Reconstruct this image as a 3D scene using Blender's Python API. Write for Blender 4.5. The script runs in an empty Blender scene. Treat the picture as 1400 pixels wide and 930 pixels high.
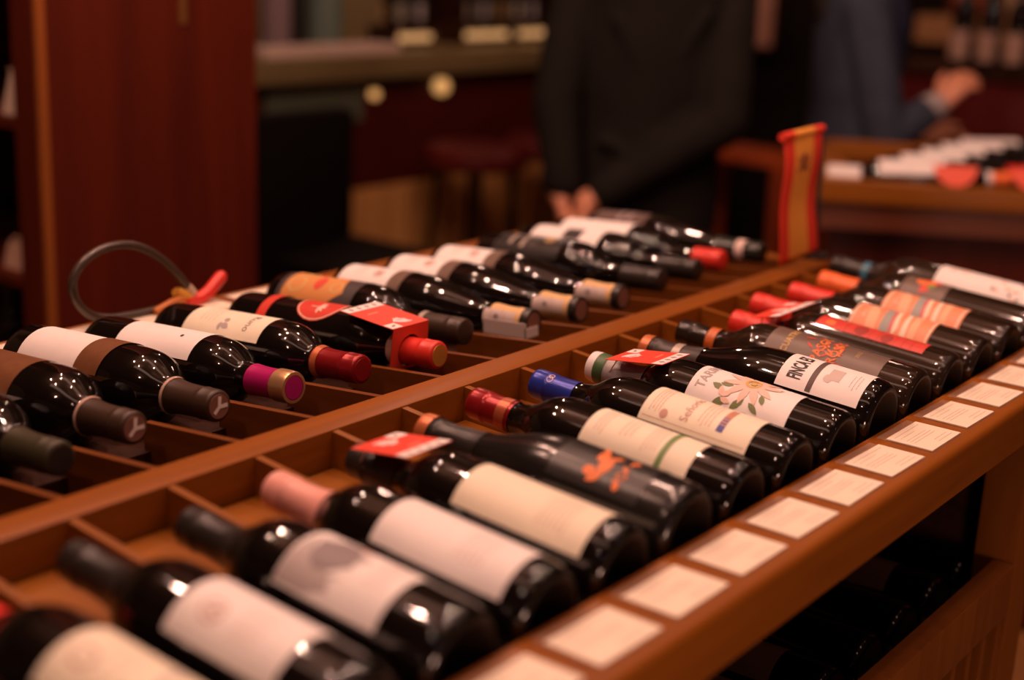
import bpy, bmesh, math, random
from mathutils import Vector, Matrix, noise
random.seed(7)
COL = bpy.context.scene.collection
S = bpy.context.scene

# ------------------------------------------------------------------ camera
camd = bpy.data.cameras.new('camera'); cam = bpy.data.objects.new('camera', camd); COL.objects.link(cam)
yaw, pitch, roll = math.radians(-36.77), math.radians(15.685), math.radians(2.703)
fwd = Vector((math.sin(yaw)*math.cos(pitch), math.cos(yaw)*math.cos(pitch), -math.sin(pitch)))
rt = Vector((math.cos(yaw), -math.sin(yaw), 0)); up = rt.cross(fwd)
r2 = rt*math.cos(roll)+up*math.sin(roll); u2 = -rt*math.sin(roll)+up*math.cos(roll)
cam.matrix_world = Matrix(((r2.x,u2.x,-fwd.x,.891),(r2.y,u2.y,-fwd.y,-.612),(r2.z,u2.z,-fwd.z,1.4423),(0,0,0,1)))
camd.sensor_width = 36; camd.lens = 50.0; camd.clip_start = .02
camd.dof.use_dof = True; camd.dof.focus_distance = 1.46; camd.dof.aperture_fstop = 1.9
S.camera = cam
S.view_settings.view_transform = 'Standard'; S.view_settings.look = 'None'; S.view_settings.gamma = 1
S.view_settings.exposure = 0.0

# ------------------------------------------------------------------ world and lights
w = bpy.data.worlds.new('world'); S.world = w; w.use_nodes = True
w.node_tree.nodes['Background'].inputs[0].default_value = (1.0, .55, .35, 1); w.node_tree.nodes['Background'].inputs[1].default_value = .004
def lamp(loc, power, color=(1.0,.64,.44), rad=.03, name='ceiling_spot', kind='POINT', aim=None, size=1):
    ld = bpy.data.lights.new(name, kind); ld.energy = power; ld.color = color
    if kind == 'AREA': ld.shape='DISK'; ld.size = size
    else: ld.shadow_soft_size = rad
    if kind == 'SPOT': ld.spot_size = math.radians(105); ld.spot_blend = .6
    o = bpy.data.objects.new(name, ld); o.location = loc; COL.objects.link(o)
    if aim is not None: o.rotation_euler = (Vector(aim)-Vector(loc)).to_track_quat('-Z','Y').to_euler()
    return o
WARM = (1.0,.56,.42)
# downlights in two clusters over the rack
for x, y, p in [(-1.1,.1,1.2),(-.75,.55,1.3),(-1.2,.9,1.1),(-.5,-.1,1.2),(-.35,1.15,1.3),(.15,1.55,1.1),(.5,1.15,.7),
                (.65,.15,.7),(1.05,.55,.35),(.1,.55,1.1),(1.1,1.3,.35)]:
    lamp((x, y, 2.75), 18.5*p, WARM, .016)
for x, y, p in [(.3,-1.1,1.0),(.9,2.4,.4),(-.6,3.6,.25),(-2.2,3.2,1.1)]:
    lamp((x, y, 2.75), 15*p, WARM, .03)
for x, y, p in [(.5,1.9,.4),(.5,.75,1.7),(.5,-.35,1.7)]:  # unseen strips added to reflect as brown bands on the bottles
    l = lamp((x, y, 2.9), 1.9*p, WARM, kind='AREA', name='reflection_strip', aim=(x,y,0)); l.data.shape='RECTANGLE'; l.data.size=2.6; l.data.size_y=.22
    l.rotation_euler=(0,0,0)
lamp((1.8,-.35,.80), 30, WARM, .16, 'fascia_fill')  # low fill added to brighten the rail fascia and bin
lamp((2.4,-.9,2.1), 1.5, (.62,.74,1.0), .035, 'window_glint')
lamp((2.6,1.3,1.9), 1.0, (.62,.74,1.0), .035, 'window_glint')

# ------------------------------------------------------------------ materials
def new_mat(name):
    m = bpy.data.materials.new(name); m.use_nodes = True
    return m, m.node_tree, m.node_tree.nodes['Principled BSDF']
MATS = {}
def mat(name, col, rough=.5, metal=0, emit=None, es=0, spec=.5, var=.0, vscale=40, bump=0, coat=0, trans=0, sheen=0, alpha=1):
    if name in MATS: return MATS[name]
    m, nt, b = new_mat(name); N, L = nt.nodes, nt.links
    b.inputs['Base Color'].default_value = (*col,1); b.inputs['Roughness'].default_value = rough
    b.inputs['Metallic'].default_value = metal; b.inputs['Specular IOR Level'].default_value = spec
    b.inputs['Coat Weight'].default_value = coat; b.inputs['Transmission Weight'].default_value = trans
    b.inputs['Sheen Weight'].default_value = sheen
    if emit: b.inputs['Emission Color'].default_value = (*emit,1); b.inputs['Emission Strength'].default_value = es
    if var or bump:
        tc = N.new('ShaderNodeTexCoord'); nz = N.new('ShaderNodeTexNoise'); nz.inputs['Scale'].default_value = vscale; nz.inputs['Detail'].default_value = 4
        L.new(tc.outputs['Object'], nz.inputs['Vector'])
        if var:
            mx = N.new('ShaderNodeMix'); mx.data_type='RGBA'
            mx.inputs['A'].default_value = (*[c*(1-var) for c in col],1); mx.inputs['B'].default_value = (*[min(1,c*(1+var)) for c in col],1)
            L.new(nz.outputs['Fac'], mx.inputs['Factor']); L.new(mx.outputs['Result'], b.inputs['Base Color'])
        if bump:
            bp = N.new('ShaderNodeBump'); bp.inputs['Strength'].default_value = bump; bp.inputs['Distance'].default_value = .002
            L.new(nz.outputs['Fac'], bp.inputs['Height']); L.new(bp.outputs['Normal'], b.inputs['Normal'])
    MATS[name] = m; return m
def wood(name, c1, c2, axis='Y', rough=.35, scale=9, coat=.25):
    if name in MATS: return MATS[name]
    m, nt, b = new_mat(name); N, L = nt.nodes, nt.links
    tc = N.new('ShaderNodeTexCoord'); mp = N.new('ShaderNodeMapping')
    st = {'X':(.06,1,1),'Y':(1,.06,1),'Z':(1,1,.06)}[axis]; mp.inputs['Scale'].default_value = st
    nz = N.new('ShaderNodeTexNoise'); nz.inputs['Scale'].default_value = scale*6; nz.inputs['Detail'].default_value = 7; nz.inputs['Distortion'].default_value = .6
    n2 = N.new('ShaderNodeTexNoise'); n2.inputs['Scale'].default_value = scale*.8; n2.inputs['Detail'].default_value = 3
    L.new(tc.outputs['Object'], mp.inputs['Vector']); L.new(mp.outputs['Vector'], nz.inputs['Vector']); L.new(mp.outputs['Vector'], n2.inputs['Vector'])
    ad = N.new('ShaderNodeMath'); ad.operation='MULTIPLY_ADD'; ad.inputs[1].default_value=.55
    L.new(nz.outputs['Fac'], ad.inputs[0]); 
    m2 = N.new('ShaderNodeMath'); m2.operation='MULTIPLY'; m2.inputs[1].default_value=.45; L.new(n2.outputs['Fac'], m2.inputs[0]); L.new(m2.outputs[0], ad.inputs[2])
    cr = N.new('ShaderNodeValToRGB'); cr.color_ramp.elements[0].position=.36; cr.color_ramp.elements[1].position=.64
    cr.color_ramp.elements[0].color=(*c1,1); cr.color_ramp.elements[1].color=(*c2,1)
    L.new(ad.outputs[0], cr.inputs['Fac']); L.new(cr.outputs['Color'], b.inputs['Base Color'])
    b.inputs['Roughness'].default_value = rough; b.inputs['Coat Weight'].default_value = coat; b.inputs['Coat Roughness'].default_value=.25; b.inputs['Specular IOR Level'].default_value = .22
    bp = N.new('ShaderNodeBump'); bp.inputs['Strength'].default_value=.12; bp.inputs['Distance'].default_value=.001
    L.new(nz.outputs['Fac'], bp.inputs['Height']); L.new(bp.outputs['Normal'], b.inputs['Normal'])
    MATS[name]=m; return m
W_Y = wood('wood_rail', (.21,.060,.005), (.30,.090,.008), 'Y', .42, 9, .06)
W_X = wood('wood_partition', (.21,.066,.006), (.31,.102,.010), 'X', .45, 9, .05)
W_Z = wood('wood_post', (.18,.052,.006), (.26,.078,.010), 'Z', .45, 9, .05)
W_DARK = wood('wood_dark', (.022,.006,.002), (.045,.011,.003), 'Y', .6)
W_RED = wood('wood_red_cabinet', (.068,.008,.003), (.115,.014,.004), 'Z', .5, 4, .05)
W_EDGE = wood('wood_edge_strip', (.25,.075,.016), (.36,.11,.025), 'Z')
W_STOOL = wood('wood_stool', (.34,.060,.014), (.46,.085,.02), 'Z')
PAPER = mat('paper_white', (.86,.82,.80), .55, var=.04, vscale=60)
PAPER_C = mat('paper_cream', (.86,.79,.62), .55, var=.05, vscale=50)
CARD = mat('price_card', (.90,.78,.62), .5, var=.04)
GLASS = mat('bottle_glass_black', (.006,.004,.003), .05, spec=.55, coat=.15)
GLASS_B = mat('bottle_glass_brown', (.020,.011,.006), .07, spec=.65, coat=.25)
GLASS_BASE = mat('bottle_base_stippled', (.006,.004,.003), .4, spec=.15)
GLASS_M = mat('bottle_glass_satin', (.012,.010,.009), .2, spec=.6)

# ------------------------------------------------------------------ helpers
def tag(o, label=None, cat=None, group=None, kind=None):
    if label: o['label']=label
    if cat: o['category']=cat
    if group: o['group']=group
    if kind: o['kind']=kind
    return o
def empty(name, loc=(0,0,0), label=None, cat=None, group=None, rot=None):
    o = bpy.data.objects.new(name, None); o.empty_display_size=.02; COL.objects.link(o); o.location = loc
    if rot is not None: o.rotation_euler = rot
    return tag(o, label, cat, group)
def link(name, bm_or_me, m, parent=None, smooth=False, loc=None, rot=None, sharp=40):
    if isinstance(bm_or_me, bmesh.types.BMesh):
        me = bpy.data.meshes.new(name); bm_or_me.normal_update(); bm_or_me.to_mesh(me); bm_or_me.free()
    else: me = bm_or_me
    if m is not None and not me.materials:
        for mm in (m if isinstance(m,(list,tuple)) else [m]): me.materials.append(mm)
    if smooth:
        me.polygons.foreach_set('use_smooth',[True]*len(me.polygons))
        if sharp: me.set_sharp_from_angle(angle=math.radians(sharp))
    o = bpy.data.objects.new(name, me); COL.objects.link(o)
    if parent is not None: o.parent = parent
    if loc is not None: o.location = loc
    if rot is not None: o.rotation_euler = rot
    return o
def add_box(bm, x0,y0,z0,x1,y1,z1, bevel=0, M=None):
    vs=[bm.verts.new((x,y,z)) for x in (x0,x1) for y in (y0,y1) for z in (z0,z1)]
    idx=[(0,1,3,2),(4,6,7,5),(0,4,5,1),(2,3,7,6),(0,2,6,4),(1,5,7,3)]
    fs=[bm.faces.new([vs[i] for i in f]) for f in idx]
    if M is not None:
        for v in vs: v.co = M@v.co
    if bevel:
        es=list({e for f in fs for e in f.edges})
        bmesh.ops.bevel(bm, geom=es, offset=bevel, segments=2, profile=.6, affect='EDGES')
def box(name, a, b, m, parent=None, bevel=0, M=None):
    bm=bmesh.new(); add_box(bm,*a,*b,bevel=bevel,M=M); bmesh.ops.recalc_face_normals(bm, faces=bm.faces)
    return link(name,bm,m,parent, smooth=bool(bevel), sharp=50)
def add_tube(bm, pts, r, seg=12, caps=True):
    pts=[Vector(p) for p in pts]; n=len(pts); rr = r if isinstance(r,(list,tuple)) else [r]*n
    rings=[]; prev=None
    for i,p in enumerate(pts):
        t=(pts[min(i+1,n-1)]-pts[max(i-1,0)]).normalized()
        if prev is None:
            a=Vector((0,0,1)) if abs(t.z)<.9 else Vector((1,0,0)); u=t.cross(a).normalized()
        else: u=(prev-t*prev.dot(t)).normalized()
        prev=u; v=t.cross(u)
        rings.append([bm.verts.new(p+(u*math.cos(k*2*math.pi/seg)+v*math.sin(k*2*math.pi/seg))*rr[i]) for k in range(seg)])
    for i in range(n-1):
        for k in range(seg):
            bm.faces.new((rings[i][k],rings[i][(k+1)%seg],rings[i+1][(k+1)%seg],rings[i+1][k]))
    if caps: bm.faces.new(rings[0][::-1]); bm.faces.new(rings[-1])
def tube(name, pts, r, m, parent=None, seg=12):
    bm=bmesh.new(); add_tube(bm,pts,r,seg); bmesh.ops.recalc_face_normals(bm, faces=bm.faces); return link(name,bm,m,parent,smooth=True)
def add_lathe_x(bm, prof, seg=48):      # profile of (s, r) spun about the X axis
    rings=[]
    for s,r in prof:
        if r<1e-6: rings.append([bm.verts.new((s,0,0))])
        else: rings.append([bm.verts.new((s,-math.sin(2*math.pi*k/seg)*r,math.cos(2*math.pi*k/seg)*r)) for k in range(seg)])
    for a,b in zip(rings,rings[1:]):
        for k in range(seg):
            k2=(k+1)%seg
            if len(a)==1 and len(b)==1: continue
            if len(a)==1: bm.faces.new((a[0],b[k2],b[k]))
            elif len(b)==1: bm.faces.new((a[k],a[k2],b[0]))
            else: bm.faces.new((a[k],a[k2],b[k2],b[k]))
    bmesh.ops.recalc_face_normals(bm, faces=bm.faces)

# ------------------------------------------------------------------ bottles
def smoothprof(pts, n=5):      # catmull-rom on a list of (s,r)
    out=[]
    for i in range(len(pts)-1):
        p0=pts[max(i-1,0)];p1=pts[i];p2=pts[i+1];p3=pts[min(i+2,len(pts)-1)]
        for k in range(n):
            t=k/n
            out.append(tuple(.5*((2*p1[j])+(-p0[j]+p2[j])*t+(2*p0[j]-5*p1[j]+4*p2[j]-p3[j])*t*t+(-p0[j]+3*p1[j]-3*p2[j]+p3[j])*t**3) for j in (0,1)))
    out.append(pts[-1]); return out
def profile(kind, R, L):
    base=[(.013,0),(.012,R*.25),(.008,R*.48),(.003,R*.66),(.0006,R*.74),(.0,R*.79),(.0010,R*.87),(.0045,R*.955),(.009,R*.99),(.015,R)]
    if kind=='bordeaux':
        body=[(L*.60,R),(L*.63,R*.995),(L*.665,R*.955),(L*.70,R*.86),(L*.725,R*.74),(L*.75,R*.60),(L*.775,R*.49),(L*.81,.0158),(L*.86,.0146),(L*.90,.0142)]
    elif kind=='dome':
        body=[(L*.50,R),(L*.54,R*.99),(L*.585,R*.94),(L*.625,R*.83),(L*.655,R*.68),(L*.675,R*.55),(L*.695,R*.45),(L*.72,.0168),(L*.80,.0155),(L*.90,.0150)]
    elif kind=='round':          # bulbous shoulders
        body=[(L*.59,R),(L*.63,R*.99),(L*.67,R*.95),(L*.705,R*.86),(L*.735,R*.72),(L*.757,R*.58),(L*.778,R*.46),(L*.803,.0165),(L*.85,.015),(L*.90,.0146)]
    else:                        # burgundy
        body=[(L*.43,R),(L*.47,R*.99),(L*.53,R*.93),(L*.59,R*.82),(L*.65,R*.68),(L*.71,R*.545),(L*.77,R*.44),(L*.83,.0162),(L*.87,.0150),(L*.90,.0146)]
    sm=smoothprof(body,4)
    top=[(L-.019,.0146),(L-.0185,.0152),(L-.003,.0152),(L-.001,.0148),(L,.012),(L,0)]
    return base+sm+top
def rad_at(prof, s):
    pr=[p for p in prof if p[1]>0][4:]
    for (a,ra),(b,rb) in zip(pr,pr[1:]):
        if a<=s<=b and b>a: return ra+(rb-ra)*(s-a)/(b-a)
    return pr[-1][1]
def patch(prof, s0, s1, th0, th1, off=.0005, ns=None, nt=None, wob=None):
    bm=bmesh.new(); ns=ns or max(2,int((s1-s0)/.006)); nt=nt or max(4,int(abs(th1-th0)/.12))
    g=[]
    for i in range(ns+1):
        s=s0+(s1-s0)*i/ns; row=[]
        for j in range(nt+1):
            th=th0+(th1-th0)*j/nt; ss=s
            if wob: ss=s+wob(i/ns,j/nt)
            r=rad_at(prof,ss)+off
            row.append(bm.verts.new((ss,-math.sin(th)*r,math.cos(th)*r)))
        g.append(row)
    for i in range(ns):
        for j in range(nt): bm.faces.new((g[i][j],g[i+1][j],g[i+1][j+1],g[i][j+1]))
    for f in bm.faces:      # outward
        f.normal_update()
        c=f.calc_center_median()
        if f.normal.dot(Vector((0,c.y,c.z)))<0: f.normal_flip()
    return bm
def wrap2d(bm, prof, sc, off=.0009, thc=0):
    """flat (u, v) artwork in XY -> onto the bottle; u goes around, v towards the neck; sc is the label's centre"""
    bmesh.ops.triangulate(bm, faces=bm.faces)
    us=[v.co.x for v in bm.verts]
    if not us: return bm
    u=math.floor(min(us)/.004)*.004
    while u<max(us):
        bmesh.ops.bisect_plane(bm, geom=bm.verts[:]+bm.edges[:]+bm.faces[:], plane_co=(u,0,0), plane_no=(1,0,0)); u+=.004
    for v in bm.verts:
        s=sc+v.co.y; r=rad_at(prof,s); th=v.co.x/r+thc
        v.co=((s,-math.sin(th)*(r+off+v.co.z),math.cos(th)*(r+off+v.co.z)))
    bm.normal_update()
    for f in bm.faces:
        c=f.calc_center_median()
        if f.normal.dot(Vector((0,c.y,c.z)))<0: f.normal_flip()
    return bm
def text_bm(s, size, bold=0, sx=1):
    cu=bpy.data.curves.new('t','FONT'); cu.body=s; cu.size=size; cu.align_x='CENTER'; cu.align_y='CENTER'; cu.resolution_u=2; cu.offset=bold
    ob=bpy.data.objects.new('t',cu); COL.objects.link(ob)
    bpy.context.view_layer.update()
    dg=bpy.context.evaluated_depsgraph_get(); me=bpy.data.meshes.new_from_object(ob.evaluated_get(dg))
    bm=bmesh.new(); bm.from_mesh(me); bpy.data.objects.remove(ob); bpy.data.curves.remove(cu); bpy.data.meshes.remove(me)
    for v in bm.verts: v.co.x*=sx
    return bm
def merge(dst, src, M=None):
    me=bpy.data.meshes.new('tmp'); src.to_mesh(me); src.free()
    if M is not None: me.transform(M)
    dst.from_mesh(me); bpy.data.meshes.remove(me)
def art_bm(items):
    """items: list of shapes drawn flat"""
    bm=bmesh.new()
    for k,it in enumerate(items):
        t=it[0]; z=.00003*k
        if t=='text':
            _,s,size,u,v=it[:5]; sx=it[5] if len(it)>5 else 1; bold=it[6] if len(it)>6 else 0
            merge(bm, text_bm(s,size,bold,sx), Matrix.Translation((u,v,z)))
        elif t=='rect':
            _,u0,v0,u1,v1=it; bm.faces.new([bm.verts.new((a,b,z)) for a,b in ((u0,v0),(u1,v0),(u1,v1),(u0,v1))])
        elif t=='poly':
            bm.faces.new([bm.verts.new((a,b,z)) for a,b in it[1]])
        elif t=='disc':
            _,u,v,ru,rv=it[:5]; n=20; bm.faces.new([bm.verts.new((u+ru*math.cos(i*2*math.pi/n),v+rv*math.sin(i*2*math.pi/n),z)) for i in range(n)])
        elif t=='ring':
            _,u,v,ru,rv,wd=it; n=24
            A=[bm.verts.new((u+ru*math.cos(i*2*math.pi/n),v+rv*math.sin(i*2*math.pi/n),z)) for i in range(n)]
            B=[bm.verts.new((u+(ru-wd)*math.cos(i*2*math.pi/n),v+(rv-wd)*math.sin(i*2*math.pi/n),z)) for i in range(n)]
            for i in range(n): bm.faces.new((A[i],A[(i+1)%n],B[(i+1)%n],B[i]))
        elif t=='leaf':       # u,v,length,width,angle
            _,u,v,l,wd,an=it; ca,sa=math.cos(an),math.sin(an)
            pts=[(0,0),(.25,.42),(.55,.5),(.8,.3),(1,0),(.8,-.3),(.55,-.5),(.25,-.42)]
            bm.faces.new([bm.verts.new((u+ca*a*l-sa*b*wd,v+sa*a*l+ca*b*wd,z)) for a,b in pts])
        elif t=='lines':      # u0,u1,v0,v1,n  rows of tiny dashes = unreadable small print
            _,u0,u1,v0,v1,n=it; rnd=random.Random(int(abs(u0+v0)*1e5)+n)
            for i in range(n):
                v=v0+(v1-v0)*i/max(1,n-1); u=u0+rnd.random()*.004
                while u<u1-.004*rnd.random():
                    l=.0012+rnd.random()*.003; e=min(u+l,u1)
                    bm.faces.new([bm.verts.new((a,b,z)) for a,b in ((u,v-.0003),(e,v-.0003),(e,v+.0003),(u,v+.0003))]); u+=l+.0008
    return bm
INK = mat('ink_dark', (.03,.02,.02), .6)
def ink(name, c): return mat('ink_'+name, c, .55)
MESHCACHE={}
def bottle(label, group, base, tip, kind='bordeaux', R=.038, glass=None, cap=None, rings=(), lab=None, arts=(), roll=0, cat='wine bottle', parts=True, capl=.062, seg=48, stripes=(), ath=0):
    base=Vector(base); tip=Vector(tip); L=(tip-base).length
    d=(tip-base).normalized(); z=Vector((0,0,1)); z=(z-d*z.dot(d)).normalized(); y=z.cross(d)
    M=Matrix((d,y,z)).transposed()@Matrix.Rotation(roll,3,'X')
    root=empty('wine_bottle', base, label, cat, group, M.to_euler())
    pr=profile(kind,R,L)
    bm=bmesh.new(); add_lathe_x(bm,pr,seg); 
    for f in bm.faces:
        if f.calc_center_median().x<.0125 and f.normal.x<-.75 or (f.calc_center_median().x<.012 and math.hypot(f.calc_center_median().y,f.calc_center_median().z)<R*.78): f.material_index=1
    link('bottle_body',bm,[glass or GLASS,GLASS_BASE],root,smooth=True,sharp=50)
    if cap:
        m,disc = cap if isinstance(cap,tuple) else (cap,None)
        s0=L-capl; cp=[(s0,rad_at(pr,s0)+.0009),(s0+.002,rad_at(pr,s0+.002)+.0010)]
        n=10
        for i in range(1,n):
            s=s0+(capl-.02)*i/n; cp.append((s,rad_at(pr,s)+.0010))
        cp+=[(L-.0195,.0157),(L-.0188,.0162),(L-.0165,.0162),(L-.0158,.0159),(L-.004,.0159),(L-.0015,.0157),(L+.0002,.0150),(L+.0012,.0128),(L+.0012,0)]
        bm=bmesh.new(); add_lathe_x(bm,cp,36); link('capsule',bm,m,root,smooth=True,sharp=55)
        if disc is not None:
            bm=bmesh.new(); add_lathe_x(bm,[(L+.0008,.0122),(L+.0018,.0120),(L+.0018,.0)],28); link('capsule_top',bm,disc,root,smooth=True)
    for nm,s0,s1,m in rings:     # s measured back from the tip
        a,b=L-s0,L-s1; cp=[]
        for i in range(7):
            s=a+(b-a)*i/6; rr=rad_at(pr,s)+.0018
            if s>L-.0195: rr=max(rr,.0166)
            if s>L-.004: rr=.0166
            cp.append((s,rr))
        if s1<=0: cp+=[(L+.0016,.0160),(L+.0018,.0128)]
        bm=bmesh.new(); add_lathe_x(bm,cp,36); link(nm,bm,m,root,smooth=True)
    if lab:
        s0,s1,half,m=lab[:4]; thc=lab[4] if len(lab)>4 else 0; wob=lab[5] if len(lab)>5 else None
        lo=link('label',patch(pr,s0,s1,thc-half,thc+half) if wob!='oval' else wrap2d(art_bm([('disc',0,0,half*R,(s1-s0)/2)]),pr,(s0+s1)/2,.0005,thc),m,root,smooth=True,sharp=0)
        for a in arts:
            nm,m2,items=a[:3]; sc=(s0+s1)/2
            for its in ([[q] for q in items] if nm in ('stripe','stripe_light','scroll','leaf','emblem','flower_petals','graffiti','flowers','leaves','sketch','sketch_lines') and len(items)<40 else [items]):
                link(nm,wrap2d(art_bm(its),pr,sc,.0008+(a[3] if len(a)>3 else 0)+.00002*items.index(its[0]),thc+(0 if nm in ('stripe','edge_line') else ath)),m2,lo)
    for nm,s0,s1,half,thc,m,items in stripes:   # extra applied patches with optional print
        lo=link(nm,patch(pr,s0,s1,thc-half,thc+half,off=.0012),m,root,smooth=True,sharp=0)
        for n2,m2,it in items: link(n2,wrap2d(art_bm(it),pr,(s0+s1)/2,.0015,thc),m2,lo)
    return root,pr,L
# ------------------------------------------------------------------ the room
def struct(name, a, b, m):
    o=box(name,a,b,m); o['kind']='structure'; return o
FLOOR=wood('floor_board_wood',(.22,.095,.03),(.34,.15,.05),'X',.4,6,.2)
fl=struct('floor',(-4.2,-3.0,-.10),(3.2,7.6,-.012),mat('floor_base',(.03,.012,.006),.8))
def board_mesh(L,W,T):
    bm=bmesh.new(); add_box(bm,0,0,-T,L,W,0,bevel=.002); me=bpy.data.meshes.new('floor_board'); bm.to_mesh(me); bm.free(); me.materials.append(FLOOR); return me
bmsh=board_mesh(1.84,.182,.012)
for j in range(38):
    y=-.9+j*.185
    for i in range(3):
        x=-4.15+i*1.845-(.6 if j%2 else 0)
        if x< -4.2: x+=0
        o=bpy.data.objects.new('floor_board',bmsh); COL.objects.link(o); o.parent=fl; o.location=(max(x,-4.19),y,0)
struct('ceiling',(-4.2,-3.0,3.0),(3.2,7.6,3.08),mat('ceiling_paint',(.09,.05,.03),.7,var=.1,vscale=2))
struct('wall_left',(-4.3,-3.0,0),(-4.2,7.6,3.0),mat('wall_olive',(.17,.12,.06),.75,var=.25,vscale=1.5))
struct('wall_back',(-4.2,7.6,0),(3.2,7.7,3.0),mat('wall_dark',(.08,.035,.02),.75,var=.25,vscale=1.5))
struct('wall_right',(3.2,-3.0,0),(3.3,7.6,3.0),mat('wall_brown',(.08,.04,.025),.75,var=.25,vscale=1.5))
struct('wall_front',(-4.2,-3.1,0),(3.2,-3.0,3.0),mat('wall_brown',(.08,.04,.025),.75))
struct('baseboard_left',(-4.2,-3.0,0),(-4.18,7.6,.1),W_DARK)

# ------------------------------------------------------------------ the wine rack
P=.096; PL=.09341; KL=.0197
rack=empty('display_rack',(0,0,0),'long two-sided wooden wine rack with slots sloping down from a centre rail','display rack')
Y0,Y1=-.46,1.36
box('ridge_rail',(-.0192,Y0,.93),(.0192,Y1,1.0),W_Y,rack,bevel=.0015)
def rail_sect(name,xi,xo,zt,zb,rb):
    bm=bmesh.new(); sg=1 if xo>xi else -1
    pts=[(xi,zb),(xi,zt-.002),(xi+.002*sg,zt)]
    for i in range(7):
        a=i/6*math.pi/2; pts.append((xo-rb*sg+rb*sg*math.sin(a),zt-rb+rb*math.cos(a)))
    pts.append((xo,zb))
    A=[bm.verts.new((x,Y0,z)) for x,z in pts]; B=[bm.verts.new((x,Y1,z)) for x,z in pts]
    n=len(pts)
    for i in range(n): bm.faces.new((A[i],A[(i+1)%n],B[(i+1)%n],B[i]))
    bm.faces.new(A[::-1]); bm.faces.new(B); bmesh.ops.recalc_face_normals(bm,faces=bm.faces)
    return link(name,bm,W_Y,rack,smooth=True,sharp=35)
rail_sect('edge_rail',.3726,.4535,.980,.9284,.008)
rail_sect('edge_rail',-.410,-.497,.980,.9284,.008)
box('end_board',(-.497,Y1,.90),(.4535,Y1+.038,.985),W_X,rack,bevel=.002)
box('end_board',(-.497,Y0-.038,.90),(.4535,Y0,.985),W_X,rack,bevel=.002)
def slant(x0,x1,y0,y1,z0,z1,t):       # board with a sloping top from x0(z0) to x1(z1)
    bm=bmesh.new()
    q=[(x0,z0),(x1,z1),(x1,z1-t),(x0,z0-t)]
    A=[bm.verts.new((x,y0,z)) for x,z in q]; B=[bm.verts.new((x,y1,z)) for x,z in q]
    for i in range(4): bm.faces.new((A[i],A[(i+1)%4],B[(i+1)%4],B[i]))
    bm.faces.new(A[::-1]); bm.faces.new(B); bmesh.ops.recalc_face_normals(bm,faces=bm.faces); return bm
link('bed_board',slant(.14,.372,Y0,Y1,.9600,.9425,.015),W_DARK,rack)
link('bed_board',slant(-.4098,-.14,Y0,Y1,.9395,.9590,.015),W_DARK,rack)  # dark wood puts the shade under the left bottles into the colour
link('bed_board',slant(-.12,.12,Y0,Y1,.915,.915,.012),W_DARK,rack)
W_XD=wood('wood_partition_shaded', (.13,.036,.004), (.20,.058,.007), 'X', .45, 9, .05)  # partition wood darkened to paint in the shade of the left slots
bmp=slant(0,.109,-.0038,.0038,.9985,.9880,.060); bmp_me=bpy.data.meshes.new('partition'); bmp.to_mesh(bmp_me); bmp.free(); bmp_me.materials.append(W_X)
bmb=slant(0,.1060,.0045,P-.0045,.9640,.9590,.040); nb_me=bpy.data.meshes.new('neck_board'); bmb.to_mesh(nb_me); bmb.free(); nb_me.materials.append(W_X)
bmb=slant(0,-.1060,.0045,PL-.0045,.928,.9240,.012); nbl_me=bpy.data.meshes.new('neck_board'); bmb.to_mesh(nbl_me); bmb.free(); nbl_me.materials.append(W_DARK)  # left neck boards coloured dark to carry the slot shade
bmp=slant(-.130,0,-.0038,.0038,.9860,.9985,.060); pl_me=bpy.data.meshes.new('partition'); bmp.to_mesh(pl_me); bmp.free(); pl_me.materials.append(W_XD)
for k in range(-4,15):
    y=k*P
    if y>Y0+.01 and y<Y1-.01:
        o=bpy.data.objects.new('partition',bmp_me); COL.objects.link(o); o.parent=rack; o.location=(.0195,y,0)
    if y>Y0 and y+P<Y1+.01:
        o=bpy.data.objects.new('neck_board',nb_me); COL.objects.link(o); o.parent=rack; o.location=(.0235,y,0)
for i in range(-4,15):
    y=KL+i*PL
    if y>Y0+.01 and y<Y1-.01:
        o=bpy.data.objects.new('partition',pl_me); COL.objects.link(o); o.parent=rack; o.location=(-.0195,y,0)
    if y>Y0 and y+PL<Y1+.01:
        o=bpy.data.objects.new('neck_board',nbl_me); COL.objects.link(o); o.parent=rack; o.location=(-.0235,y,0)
# legs and the lower bin
for x,y in ((.40,.985),(.40,-.46),(-.49,.985),(-.49,-.46),(-.49,1.33),(.40,1.33)):
    box('leg',(x,y,0),(x+.05,y+.065,.93),W_Z,rack,bevel=.003)
box('inner_panel',(-.02,Y0,.30),(0,Y1,.915),W_DARK,rack)
box('bin_end',(0,1.01,.675),(.40,1.025,.93),W_DARK,rack)
box('lower_shelf',(-.44,Y0,.655),(.40,Y1,.675),W_DARK,rack)
box('bin_rail',(.425,-.395,.700),(.450,.984,.765),W_Z,rack,bevel=.002)
box('bin_rail',(.425,-.395,.10),(.450,.984,.16),W_Z,rack,bevel=.002)
for j in range(28):
    y=.972-j*.049
    box('bin_slat',(.429,y-.009,.16),(.446,y+.006,.700),W_Z,rack)
box('lower_shelf',(-.44,Y0,.10),(.425,Y1,.12),W_DARK,rack)

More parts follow.
